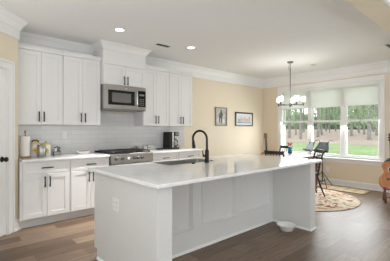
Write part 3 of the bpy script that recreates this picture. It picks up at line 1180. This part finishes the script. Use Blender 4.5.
tag(b.build('wooden_shaker', 'tan'), 'small tan wooden shaker beside the coffee maker', 'shaker')
o = root('serving_tray', (3.36, 4.74, zt), 'low black tray lying left of the coffee maker', 'tray')
b = MB(); b.prism(rrect(3.26, 3.46, 4.67, 4.81, .02), zt, zt + .010)
b.build('tray_bed', 'blackplastic', o)
b = MB()
q = rrect(3.262, 3.458, 4.672, 4.808, .02)
b.tube([(x, y, zt + .014) for x, y in q + q[:1]], .005, 6)
b.build('rim', 'blackplastic', o)
# row of small tins behind the cooktop
def tin(cx, cy, z, wx, wy, h, label, body, lid):
    o = root('tin_box', (cx, cy, z), label, 'tin box', 'tins by the backsplash')
    b = MB(); b.box(cx - wx / 2, cx + wx / 2, cy - wy / 2, cy + wy / 2, z, z + h * .8, .004)
    b.build('body', body, o)
    b = MB(); b.box(cx - wx / 2 - .002, cx + wx / 2 + .002, cy - wy / 2 - .002, cy + wy / 2 + .002, z + h * .8, z + h, .004)
    b.build('lid', lid, o)


M['tingrey'] = mat('pale_grey_tin', (.55, .55, .54), .4)
M['tincream'] = mat('cream_tin', (.56, .54, .48), .4)
M['speckle'] = noise_mat('speckled_tin', [(.45, (.48, .48, .46)), (.55, (.2, .2, .19))], 45, .4)
tin(2.905, 4.84, zt, .105, .085, .085, 'small speckled tin between the range and the plain white tin', 'speckle', 'tingrey')
tin(3.02, 4.84, zt, .080, .08, .080, 'plain white tin between the speckled tin and the cream tin', 'tingrey', 'tingrey')
tin(3.155, 4.84, zt, .145, .085, .085, 'wide cream tin with a small dark dot by the backsplash', 'tincream', 'tincream')
b = MB(); b.sphere((3.12, 4.7965, zt + .045), .012, 1, .2, 1, 10, 6)
tag(b.build('tin_magnet', 'black'), 'tiny dark round dot on the cream tin front', 'magnet')

# ------------------------------------------------------------------ pictures on the back wall
def picture(x0, x1, z0, z1, label, frame, art, fw=.03):
    r = root('framed_picture', ((x0 + x1) / 2, W, (z0 + z1) / 2), label, 'picture', 'framed pictures on the beige wall')
    yb, yf = W - .0008, W - .028
    b = MB()
    b.box(x0, x0 + fw, yf, yb, z0, z1, .003); b.box(x1 - fw, x1, yf, yb, z0, z1, .003)
    b.box(x0 + fw, x1 - fw, yf, yb, z0, z0 + fw, .003); b.box(x0 + fw, x1 - fw, yf, yb, z1 - fw, z1, .003)
    b.build('frame', frame, r)
    b = MB(); b.box(x0 + fw, x1 - fw, W - .014, yb, z0 + fw, z1 - fw)
    art(b, x0 + fw, x1 - fw, z0 + fw, z1 - fw, r)


M['artgrey'] = noise_mat('grey_print', [(.3, (.34, .32, .29)), (.7, (.55, .52, .47))], 14, .6)
M['artdark'] = mat('dark_print_ink', (.07, .065, .06), .6)
M['artpale'] = noise_mat('pale_print', [(.3, (.52, .56, .60)), (.7, (.72, .70, .68))], 9, .6)
M['artpink'] = mat('rose_print', (.52, .33, .27), .6)
M['artblue'] = mat('blue_print', (.22, .27, .33), .6)
M['greyframe'] = noise_mat('weathered_frame', [(.3, (.17, .15, .13)), (.7, (.27, .245, .22))], 30, .6)
M['mat'] = mat('white_picture_mat', (.78, .78, .76), .7)


def art_figure(b, x0, x1, z0, z1, r):
    b.build('print', 'artgrey', r)
    w_, h_ = x1 - x0, z1 - z0
    y = W - .0145
    b = MB()
    poly = [(.30, .12), (.36, .12), (.40, .40), (.48, .40), (.50, .12), (.58, .12), (.60, .45), (.68, .62), (.62, .74), (.56, .78), (.58, .88), (.50, .94), (.42, .88), (.44, .78), (.34, .72), (.28, .55)]
    b.prism([(x0 + u * w_, z0 + v * h_) for u, v in poly], y - .0008, y, lambda u, v, z: (u, z, v))
    b.build('print_figure', 'artdark', r)
    b = MB()
    b.prism([(x0 + u * w_, z0 + v * h_) for u, v in [(.62, .10), (.86, .10), (.84, .34), (.70, .38), (.64, .28)]], y - .0008, y, lambda u, v, z: (u, z, v))
    b.prism([(x0 + u * w_, z0 + v * h_) for u, v in [(.10, .10), (.26, .10), (.24, .50), (.14, .46)]], y - .0008, y, lambda u, v, z: (u, z, v))
    b.build('print_shapes', 'artpale', r)


def art_town(b, x0, x1, z0, z1, r):
    b.build('picture_mat', 'mat', r)
    x0 += .035; x1 -= .035; z0 += .035; z1 -= .035
    w_, h_ = x1 - x0, z1 - z0
    b = MB(); b.box(x0, x1, W - .0155, W - .014, z0, z1)
    b.build('print', 'artpale', r)
    y = W - .0156
    b = MB()
    for u0, u1, v1 in ((.32, .44, .55), (.48, .60, .72), (.62, .78, .60), (.80, .95, .78)):
        b.box(x0 + u0 * w_, x0 + u1 * w_, y - .0008, y, z0 + .22 * h_, z0 + v1 * h_)
    b.build('print_houses', 'artpink', r)
    b = MB()
    b.box(x0, x1, y - .0006, y, z0, z0 + .16 * h_)
    for u0, u1, v1 in ((.04, .10, .62), (.14, .22, .50), (.25, .29, .70)):
        b.box(x0 + u0 * w_, x0 + u1 * w_, y - .0009, y, z0 + .16 * h_, z0 + v1 * h_)
    b.build('print_shore', 'artblue', r)


picture(5.06, 5.475, 1.395, 1.855, 'grey framed upright picture of a dark figure on the beige wall', 'greyframe', art_figure, .028)
picture(5.80, 6.535, 1.395, 1.765, 'black framed wide picture with white mat on the beige wall', 'blackwood', art_town, .04)

# ------------------------------------------------------------------ ceiling fixtures
def downlight(x, y, label, power, visible=True):
    r = root('recessed_light', (x, y, H), label, 'ceiling light', 'recessed ceiling lights')
    b = MB(); b.lathe([(.062, -.004), (.095, -.006), (.098, -.001), (.098, -.0004), (.062, -.0004), (.062, -.004)], (x, y, H), 28, cap0=False, cap1=False)
    b.build('trim_ring', 'white', r)
    b = MB(); b.lathe([(.061, -.004), (.061, -.0005)], (x, y, H), 24)
    b.build('lens', 'lens', r)
    d = bpy.data.lights.new('downlight', 'AREA'); d.shape = 'DISK'; d.size = .12; d.energy = power; d.color = (1, .98, .96)
    d.spread = radians(62)
    lo_ = bpy.data.objects.new('downlight', d); COL.objects.link(lo_)
    lo_.location = (x, y, H - .012)


downlight(1.965, 3.805, 'recessed ceiling light in front of the cabinet over the microwave', 18)
downlight(3.317, 3.81, 'recessed ceiling light in front of the right upper cabinets', 14)
#downlight(.7, 2.0, 'recessed ceiling light nearest the camera', 14)
downlight(2.4, 2.2, 'recessed ceiling light over the island', 14) if False else None


def vent(name, x0, x1, y0, y1, label):
    r = root(name, ((x0 + x1) / 2, (y0 + y1) / 2, H), label, 'ceiling vent', 'ceiling vents')
    b = MB()
    f_ = .022
    b.box(x0, x1, y0, y0 + f_, H - .008, H - .0004, .002); b.box(x0, x1, y1 - f_, y1, H - .008, H - .0004, .002)
    b.box(x0, x0 + f_, y0 + f_, y1 - f_, H - .008, H - .0004); b.box(x1 - f_, x1, y0 + f_, y1 - f_, H - .008, H - .0004)
    b.build('frame', 'white', r)
    b = MB(); b.box(x0 + f_, x1 - f_, y0 + f_, y1 - f_, H - .0025, H - .0004)
    b.build('backing', 'darkslot', r)
    n = 7
    ym = (y0 + y1 - 2 * f_) / 1
    b = MB()
    for k in range(n):
        yy = y0 + f_ + (y1 - y0 - 2 * f_) * (k + .5) / n
        b.box(x0 + f_, x1 - f_, yy - .002, yy + .002, H - .009, H - .0026)
    b.box((x0 + x1) / 2 - .008, (x0 + x1) / 2 + .008, y0 + f_, y1 - f_, H - .009, H - .0026)
    b.build('louvres', 'steeldark', r)


vent('ceiling_vent', 2.72, 3.02, 3.945, 4.08, 'small white ceiling vent between the two recessed lights')
vent('ceiling_vent', 5.60, 5.95, 1.40, 1.53, 'small white ceiling vent beside the dropped beam')
b = MB(); b.lathe([(.058, -.0004), (.058, -.008), (.030, -.012), (.028, -.022), (.004, -.024)], (6.2, 3.03, H), 24)
tag(b.build('ceiling_sensor', 'kick'), 'small round ceiling disc between chandelier and window', 'sprinkler')

# chandelier
hx_, hy_ = 5.57, 3.22
ch = root('chandelier', (hx_, hy_, 1.85), 'nickel chandelier with glass shades hanging before the window', 'chandelier')
b = MB(); b.lathe([(.064, -.0004), (.064, -.012), (.054, -.026), (.010, -.030)], (hx_, hy_, H), 24)
b.build('canopy', 'nickel', ch)
b = MB()
for k in range(3):
    zc_ = H - .045 - k * .032
    pts = []
    for j in range(13):
        t = 2 * pi * j / 12
        u = .010 * cos(t)
        pts.append((hx_ + (u if k % 2 else 0), hy_ + (0 if k % 2 else u), zc_ + .021 * sin(t)))
    b.tube(pts, .0035, 6)
b.build('chain', 'nickel', ch)
b = MB(); b.tube([(hx_ + .01, hy_ + .012, H - .028), (hx_ - .03, hy_ + .02, H - .09), (hx_ - .03, hy_ + .02, H - .17), (hx_ - .005, hy_, H - .19)], .0035, 6)
b.build('cable', 'nickel', ch)
b = MB(); b.cyl((hx_, hy_, H - .13), (hx_, hy_, 1.83), .0085)
b.build('rod', 'nickel', ch)
b = MB(); b.lathe([(.003, -.055), (.014, -.045), (.010, -.030), (.030, -.022), (.034, .0), (.030, .02), (.012, .03)], (hx_, hy_, 1.825), 20)
b.build('hub', 'nickel', ch)
armr = .263
for k in range(5):
    t = radians(-49.8 + 72 * k)
    ex, ey = hx_ + armr * cos(t), hy_ + armr * sin(t)
    b = MB(); b.tube([(hx_, hy_, 1.825), (ex, ey, 1.825), ], .008, 10)
    b.lathe([(.011, -.02), (.016, -.012), (.016, .02), (.012, .03)], (ex, ey, 1.825), 14)
    am = b.build('arm', 'nickel', ch)
    b = MB(); b.lathe([(.014, .028), (.030, .036), (.032, .050), (.022, .055)], (ex, ey, 1.825), 18)
    b.build('cup', 'nickel', am)
    b = MB(); b.lathe([(.022, .050), (.036, .060), (.044, .09), (.050, .165), (.048, .166), (.042, .09), (.034, .062), (.022, .053)], (ex, ey, 1.825), 22, cap0=False, cap1=False)
    b.build('glass_shade', 'frosted', am)
    b = MB(); b.lathe([(.012, .055), (.014, .085), (.027, .115), (.029, .13), (.02, .15), (.003, .158)], (ex, ey, 1.825), 16)
    b.build('bulb', 'bulb', am)
    d = bpy.data.lights.new('chandelier_bulb', 'POINT'); d.energy = 2.1; d.color = (1, .98, .97); d.shadow_soft_size = .03
    lo_ = bpy.data.objects.new('chandelier_bulb', d); COL.objects.link(lo_); lo_.location = (ex, ey, 2.02)

# ------------------------------------------------------------------ dining area
b = MB(); b.lathe([(1.02, .0), (1.02, .008), (1.0, .0105)], (5.30, 2.85, .0006), 64)
rr_ = root('round_rug', (5.30, 2.85, 0), 'round beige rug with brown and rust floral pattern under the table', 'rug')
for v in b.bm.verts: pass
b.build('pile', 'rug', rr_)
b = MB()
pts = [(5.30 + 1.025 * cos(2 * pi * k / 64), 2.85 + 1.025 * sin(2 * pi * k / 64), .006) for k in range(65)]
b.tube(pts, .0055, 6)
b.build('binding', 'rugedge', rr_)
jr = root('jute_mat', (6.66, 2.60, 0), 'narrow tan jute mat lying along the wall under the window', 'rug')
b = MB(); b.box(6.43, 6.90, 2.12, 3.35, .0006, .009)
b.build('weave', 'jute', jr)
b = MB()
b.box(6.40, 6.43, 2.08, 3.39, .0006, .010); b.box(6.90, 6.93, 2.08, 3.39, .0006, .010)
b.box(6.43, 6.90, 2.08, 2.12, .0006, .010); b.box(6.43, 6.90, 3.35, 3.39, .0006, .010)
for y in (2.3, 2.5, 2.7, 2.9, 3.1):
    b.box(6.43, 6.90, y, y + .02, .008, .0095)
b.build('border', 'jutedark', jr)

# dining table
tx0, tx1, ty0, ty1 = 5.24, 6.30, 2.88, 3.85
rz = .0113
tb = root('dining_table', (5.65, 3.36, 0), 'brown wooden dining table on the round rug, under the chandelier', 'dining table')
b = MB(); b.box(tx0, tx1, ty0, ty1, .725, .755, .006)
b.build('tabletop', 'walnut', tb)
b = MB()
b.box(tx0 + .09, tx1 - .09, ty0 + .08, ty0 + .10, .64, .725); b.box(tx0 + .09, tx1 - .09, ty1 - .10, ty1 - .08, .64, .725)
b.box(tx0 + .08, tx0 + .10, ty0 + .08, ty1 - .08, .64, .725); b.box(tx1 - .10, tx1 - .08, ty0 + .08, ty1 - .08, .64, .725)
b.build('apron', 'redwood', tb)
for x in (tx0 + .09, tx1 - .09):
    for y in (ty0 + .09, ty1 - .09):
        on_rug = (x - 5.30) ** 2 + (y - 2.85) ** 2 < 1.03
        b = MB(); b.lathe([(.022, rz if on_rug else .0003), (.026, .10), (.036, .30), (.030, .55), (.040, .62), (.040, .725)], (x, y, 0), 14)
        b.build('leg', 'redwood', tb)

# vase with flowers on the table
vx, vy = 6.16, 3.57
vs = root('flower_vase', (vx, vy, .7555), 'blue glass vase with pink flowers on the dining table', 'vase')
b = MB(); b.lathe([(.040, 0), (.046, .01), (.048, .07), (.036, .12), (.028, .145), (.036, .160)], (vx, vy, .7555), 18)
b.build('vase', 'blueglass', vs)
b = MB()
random.seed(3)
heads = []
for k in range(6):
    a = 2 * pi * k / 6
    p = (vx + .035 * cos(a) * (k % 2 * .6 + .5), vy + .035 * sin(a), .7555 + .190 + .02 * (k % 3))
    heads.append(p)
    b.tube([(vx, vy, .7555 + .15), p], .003, 6)
b.build('stems', 'green', vs)
for p in heads:
    b = MB(); b.sphere(p, .029, 1, 1, .8, 10, 6)
    b.build('bloom', 'pink', vs)


def make_chair(label):
    r = root('dining_chair', (0, 0, 0), label, 'chair', 'black wooden dining chairs')
    sz = .45
    b = MB(); b.prism(rrect(-.20, .20, -.20, .20, .05), sz - .028, sz)     # front at +Y, back at -Y
    b.build('seat', 'blackwood', r)
    for s in (-1, 1):
        b = MB(); b.tube([(s * .16, .15, sz - .02), (s * .19, .20, .0005)], [.018, .013], 10)
        b.build('leg', 'blackwood', r)
        b = MB(); b.tube([(s * .16, -.14, sz - .02), (s * .175, -.20, .22), (s * .185, -.285, .0005)], [.019, .017, .013], 10)
        b.build('leg', 'blackwood', r)
        b = MB(); b.tube([(s * .165, -.165, sz - .01), (s * .172, -.19, .60), (s * .18, -.235, .78), (s * .185, -.275, .895)], [.018, .017, .016, .013], 10)
        b.build('back_post', 'blackwood', r)
    b = MB()
    rail = []
    for k in range(9):
        u = -1 + k / 4
        rail.append((u * .19, -.272 - .03 * (1 - u * u), .86))
    def slab(pts, h, t):
        rings = []
        for x, y, z in pts:
            rings.append([(x, y - t, z - h / 2), (x, y + t, z - h / 2), (x, y + t, z + h / 2), (x, y - t, z + h / 2)])
        b.loft(rings, smooth=False)
    slab(rail, .065, .010)
    b.build('top_rail', 'blackwood', r)
    b = MB()
    slab([(u * .165, -.19 - .015 * (1 - u * u), .56) for u in (-1, -.5, 0, .5, 1)], .04, .008)
    b.build('lower_rail', 'blackwood', r)
    for k in range(5):
        u = -.66 + k * .33
        b = MB(); b.tube([(u * .165, -.20, .565), (u * .18, -.272 - .03 * (1 - u * u), .845)], .007, 8)
        b.build('spindle', 'blackwood', r)
    b = MB(); b.tube([(-.175, .175, .18), (.175, .175, .18)], .009, 8)
    b.tube([(-.175, .175, .20), (-.178, -.215, .20)], .009, 8); b.tube([(.175, .175, .20), (.178, -.215, .20)], .009, 8)
    b.build('stretcher', 'blackwood', r)
    return r


ch0 = make_chair('black wooden dining chair at the table end nearest the big island overhang')
ch0.location = (5.50, 2.83, rz + .004); ch0.rotation_euler = (0, 0, radians(48))
ch0['label'] = 'black dining chair standing beside the music stands, near the island end'
c1 = copy_tree(ch0); c1.location = (5.00, 3.10, rz + .004); c1.rotation_euler = (0, 0, radians(-84))
c1['label'] = 'black dining chair just beyond the far corner of the island, below the corner guitar'
c2 = copy_tree(ch0); c2.location = (6.40, 4.02, .0005); c2.rotation_euler = (0, 0, radians(78))
c2['label'] = 'black dining chair across the table, behind the blue vase'


def make_stand(label):
    r = root('music_stand', (0, 0, 0), label, 'music stand', 'grey music stands')
    b = MB(); b.tube([(0, 0, .10), (0, 0, .50)], .011, 10); b.tube([(0, 0, .48), (0, 0, .84)], .007, 10)
    b.build('post', 'black', r)
    b = MB(); b.lathe([(.018, .30), (.018, .345)], (0, 0, 0), 12); b.lathe([(.014, .49), (.016, .52)], (0, 0, 0), 12)
    b.build('collar', 'black', r)
    for k in range(3):
        t = radians(90 + 120 * k)
        b = MB(); b.tube([(.012 * cos(t), .012 * sin(t), .32), (.30 * cos(t), .30 * sin(t), .006)], .008, 8)
        lg = b.build('leg', 'black', r)
        b = MB(); b.tube([(.012 * cos(t), .012 * sin(t), .12), (.17 * cos(t), .17 * sin(t), .15)], .005, 6)
        b.build('brace', 'black', lg)
    # tilted desk, face to -Y
    a = radians(27)
    R = Matrix.Translation((0, 0, .89)) @ Matrix.Rotation(-a, 4, 'X')
    b = MB()
    out = [(-.13, .13), (.13, .13), (.20, -.05), (.20, -.11), (-.20, -.11), (-.20, -.05)]
    b.prism(out, -.004, .004, lambda u, v, z: R @ Vector((u, z, v)))
    dk = b.build('desk', 'greymetal', r)
    b = MB(); b.box(-.20, .20, -.055, .004, -.118, -.108, R=R); b.box(-.20, .20, -.058, -.052, -.118, -.09, R=R)
    b.build('ledge', 'black', dk)
    for s in (-1, 1):
        b = MB(); b.tube([R @ Vector((s * .10, -.006, .06)), R @ Vector((s * .14, -.012, .165)), R @ Vector((s * .20, -.014, .185)), R @ Vector((s * .25, -.012, .15))], .005, 6)
        b.build('page_holder', 'black', dk)
    b = MB(); b.box(-.03, .03, .004, .03, -.03, .03, R=R); b.tube([(0, 0, .83), R @ Vector((0, .02, 0))], .009, 8)
    b.build('bracket', 'black', r)
    return r


s0 = make_stand('grey music stand with its tripod legs showing right of the island end')
s0.location = (6.62, 3.02, .0103); s0.rotation_euler = (0, 0, radians(-108))
s1 = copy_tree(s0); s1.location = (6.50, 3.38, .0103) if False else (6.66, 3.33, .0103); s1.rotation_euler = (0, 0, radians(-40 - 90))
s1['label'] = 'grey music stand farther behind, its desk showing left of the other one'


# guitars -----------------------------------------------------------
def guitar_outline(n=48):
    key = [(0, 0), (.11, .004), (.175, .04), (.198, .115), (.185, .19), (.145, .255), (.120, .295), (.125, .34), (.142, .39), (.138, .44), (.10, .478), (.05, .488), (0, .488)]
    return key + [(-x, z) for x, z in key[-2:0:-1]]


def smooth_loop(pts, k=3):
    out = []
    n = len(pts)
    for i in range(n):
        p0, p1, p2, p3 = [Vector(pts[(i + j - 1) % n]) for j in range(4)]
        for s in range(k):
            t = s / k
            out.append(tuple(0.5 * ((2 * p1) + (-p0 + p2) * t + (2 * p0 - 5 * p1 + 4 * p2 - p3) * t * t + (-p0 + 3 * p1 - 3 * p2 + p3) * t ** 3)))
    return out


def make_guitar(label, wood, loc, rotz, tilt, cloth=False):
    g = root('acoustic_guitar', loc, label, 'guitar', 'acoustic guitars')
    OFF[g.name] = (0, 0, 0)
    ol = smooth_loop(guitar_outline())
    b = MB()
    sc = lambda k: [(u * k, .244 + (v - .244) * k) for u, v in ol]
    f = lambda pts, y: [(u, y, v) for u, v in pts]
    b.loft([f(sc(.975), -.05), f(sc(1.0), -.046), f(sc(1.0), .046), f(sc(.975), .05)], smooth=False)   # face at -Y
    b.build('body', wood, g)
    b = MB(); b.lathe([(.050, .0500), (.050, .0508)], (0, 0, .335), 28, 'Y')
    sh_ = b.build('sound_hole', 'darkslot', g)
    b = MB()
    b.lathe([(.052, .0500), (.062, .0500), (.062, .0507), (.052, .0507), (.052, .05)], (0, 0, .335), 28, 'Y', cap0=False, cap1=False)
    b.build('rosette', 'straps', g)
    b = MB(); b.box(-.085, .085, -.060, -.050, .150, .178, .003)
    br = b.build('bridge', 'blackwood', g)
    b = MB(); b.box(-.04, .04, -.063, -.060, .166, .170)
    b.build('saddle', 'straps', br)
    b = MB(); b.prism([(.03, .30), (.085, .26), (.10, .21), (.055, .23)], -.0515, -.0502, lambda u, v, z: (u, z, v))
    b.build('pickguard', 'blackplastic', g)
    b = MB()
    b.loft([[(-.028, -.056, .44), (.028, -.056, .44), (.02, -.030, .44), (-.02, -.030, .44)], [(-.022, -.056, .83), (.022, -.056, .83), (.015, -.036, .83), (-.015, -.036, .83)]], smooth=False)
    nk = b.build('neck', 'walnut', g)
    b = MB(); b.box(-.026, .026, -.060, -.056, .36, .83)
    b.build('fretboard', 'blackwood', nk)
    b = MB(); b.prism([(-.024, .83), (.024, .83), (.038, .87), (.034, 1.0), (-.034, 1.0), (-.038, .87)], -.052, -.036, lambda u, v, z: (u, z + (v - .83) * .12, v))
    hd = b.build('headstock', 'walnut', g)
    b = MB()
    for s in (-1, 1):
        for z in (.875, .92, .965):
            b.tube([(s * .030, -.036, z), (s * .056, -.036, z)], .004, 6); b.sphere((s * .058, -.036, z), .009, .7, 1, 1, 8, 5)
    b.build('tuning_pegs', 'nickel', hd)
    b = MB()
    for k in range(6):
        u = -.0175 + .007 * k
        b.tube([(u * 1.4, -.064, .168), (u, -.062, .83), (u * 1.1, -.055, .95)], .0008, 4)
    b.build('strings', 'nickel', g)
    g.rotation_euler = (tilt, 0, rotz)
    return g


def place_stand(label, loc, rotz, wood, h):
    """wooden guitar stand: two A frames with a cradle at height h; local front is -Y."""
    s = root('guitar_stand', (0, 0, 0), label, 'guitar stand', 'guitar stands')
    for sx in (-1, 1):
        b = MB()
        b.tube([(sx * .105, .0, h + .0), (sx * .10, -.09, .0005)], [.018, .020], 10)
        b.build('leg', wood, s)
        b = MB(); b.tube([(sx * .105, .0, h - .01), (sx * .10, .20, .0005)], [.016, .018], 10)
        b.build('leg', wood, s)
        b = MB(); b.box(sx * .12 - .015, sx * .12 + .015, -.15, .05, h - .035, h - .012, .004)
        b.box(sx * .12 - .013, sx * .12 + .013, -.15, -.128, h - .014, h + .03, .004)
        b.build('cradle', wood, s)
    b = MB(); b.tube([(-.12, .03, h - .04), (.12, .03, h - .04)], .012, 8)
    b.tube([(-.10, -.06, .10), (.10, -.06, .10)], .010, 8)
    b.build('crossbar', wood, s)
    b = MB(); b.tube([(0, .035, h - .04), (0, .155, h + .36)], .014, 10); b.box(-.07, .07, .135, .16, h + .33, h + .36, .005)
    b.build('back_rest', wood, s)
    s.location = loc; s.rotation_euler = (0, 0, rotz)
    return s


# front guitar at the right edge
ga = radians(-68)
gx, gy = 6.09, 1.53
hg = .265
make_guitar('orange-brown acoustic guitar on a wooden stand by the window wall', 'guitarwood', (0, 0, 0), 0, 0)
g1 = [o for o in COL.objects if o.name.startswith('acoustic_guitar')][0]
R1 = Matrix.Rotation(ga, 4, 'Z')
p = R1 @ Vector((0, -.058, 0))
g1.location = (gx + p.x, gy + p.y, hg - .0095); g1.rotation_euler = (radians(-13), 0, ga)
place_stand('red-brown wooden stand under the acoustic guitar by the window', (gx, gy, 0), ga, 'redwood', hg)
# cloth strap draped over the guitar's upper body
b = MB()
b.tube([(.155, -.065, .30), (.10, -.075, .42), (.03, -.082, .485), (-.04, -.070, .515), (-.09, .0, .475), (-.12, .065, .40)], [.010, .024, .030, .030, .024, .010], 10)
st_ = b.build('guitar_strap', 'felt', g1)
st_['label'] = 'dark grey cloth strap'
# guitar in the far corner
g2 = copy_tree(g1); g2['label'] = 'acoustic guitar in the far corner, only its neck showing above the chair'
for k in kids(g2):
    if k.name.startswith('guitar_strap'):
        bpy.data.objects.remove(k)
gb = radians(-42)
cxg, cyg = 6.66, 4.55
p = Matrix.Rotation(gb, 4, 'Z') @ Vector((0, -.058, 0))
g2.location = (cxg + p.x, cyg + p.y, .235 - .0095); g2.rotation_euler = (radians(-13), 0, gb)
place_stand('dark wooden stand under the corner guitar', (cxg, cyg, 0), gb, 'walnut', .235)

# ------------------------------------------------------------------ outdoors
random.seed(11)
GZ = -.30
b = MB(); b.box(X2 + .15, 33, -40, 60, GZ - .1, GZ)
struct(b.build('lawn', 'lawn'), 'green lawn outside the window')
b = MB()
b.loft([[(33, -70, GZ - .1), (33, 110, GZ - .1)], [(33, -70, GZ + .02), (33, 110, GZ + .02)], [(46, -70, .2), (46, 110, .2)], [(60, -70, .5), (60, 110, .5)], [(125, -90, 1.6), (125, 150, 1.6)]], False, False, smooth=False, closed=False)
struct(b.build('pine_straw_ground', 'straw'), 'brown pine straw ground under the trees')


def leaf_cloud(b, c, rx, ry, rz_, n, size):
    for _ in range(n):
        while True:
            u = Vector((random.uniform(-1, 1), random.uniform(-1, 1), random.uniform(-1, 1)))
            if u.length < 1: break
        p = Vector((c[0] + u.x * rx, c[1] + u.y * ry, c[2] + u.z * rz_))
        a = Vector((random.gauss(0, 1), random.gauss(0, 1), random.gauss(0, 1))).normalized()
        t = a.orthogonal().normalized() * size * random.uniform(.6, 1.3)
        s = a.cross(t).normalized() * size * random.uniform(.4, .9)
        vs = [b.bm.verts.new(q) for q in (p - t, p + s, p + t, p - s)]
        b.bm.faces.new(vs)


def make_tree(kind):
    r = root('pine_tree', (0, 0, 0), 'x', 'tree', 'trees in the woods')
    h = 17
    b = MB(); b.tube([(0, 0, -.3), (.03, 0, 0.4), (.10, .05, 6), (.0, .1, 12), (.05, 0, h)], [.36, .27, .23, .17, .05], 10)
    b.build('trunk', 'bark', r)
    b = MB()
    if kind == 0:
        for k in range(7):
            leaf_cloud(b, (random.uniform(-.6, .6), random.uniform(-.6, .6), 11 + k), 1.3, 1.3, .8, 90, .35)
        for k in range(3):
            leaf_cloud(b, (random.uniform(-.6, .6), random.uniform(-.6, .6), random.uniform(7, 9.5)), 1.3, 1.3, .6, 60, .2)
    else:
        for k in range(9):
            leaf_cloud(b, (random.uniform(-.9, .9), random.uniform(-.9, .9), random.uniform(2.2, 9)), 1.3, 1.3, .8, 55, .17)
        leaf_cloud(b, (0, 0, 11), 2.0, 2.0, 3, 250, .3)
    b.build('crown', 'leafdark' if kind == 0 else 'leaf', r)
    r['label'] = 'tall grey-trunked pine beyond the lawn outside the window' if kind == 0 else 'leafy light green tree beyond the lawn outside the window'
    r['group'] = 'pines in the woods' if kind == 0 else 'leafy trees in the woods'
    if kind:
        r.name = 'leafy_tree'
    return r


protos = [make_tree(0), make_tree(1)]
used = [False, False]
spots = []
# bearing from the window wall outwards, spread over the slope
tries = 0
while len(spots) < 64 and tries < 6000:
    tries += 1
    ang = radians(random.uniform(1, 37))
    dist = 42 + 50 * random.random() ** 1.3
    x, y = dist * cos(ang), dist * sin(ang)
    sc_ = random.uniform(.5, .95)
    rad = 2.45 * sc_
    if x > 38 and all((x - a) ** 2 + (y - c) ** 2 > (rad + q) ** 2 for a, c, q, _ in spots):
        spots.append((x, y, rad, sc_))


def gz(x):
    for (a, za), (c, zc) in (((33, GZ + .02), (46, .2)), ((46, .2), (60, .5)), ((60, .5), (125, 1.6))):
        if x <= c:
            return za + (x - a) / (c - a) * (zc - za)


for i, (x, y, _, s) in enumerate(spots):
    k = 0 if i % 5 in (0, 2, 3) else 1
    if used[k]:
        o = copy_tree(protos[k])
    else:
        o = protos[k]; used[k] = True
    o.location = (x, y, gz(x)); o.scale = (s, s, random.uniform(.85, 1.1)); o.rotation_euler = (0, 0, random.uniform(0, 6.28))
# far mass of the wood, beyond what one could count
b = MB()
for k in range(70):
    y = -35 + 150 * k / 70 + random.uniform(-1, 1)
    x = 112 + random.uniform(-4, 8)
    leaf_cloud(b, (x, y, random.uniform(2, 13)), 4.5, 4.0, 4.0, 230, .75)
    leaf_cloud(b, (x + 6, y, random.uniform(2, 5)), 4.5, 4.0, 3.0, 170, .85)
tag(b.build('distant_woodland_foliage', 'leaf'), 'mass of green foliage deep in the woods outside the window', 'woodland', kind='stuff')
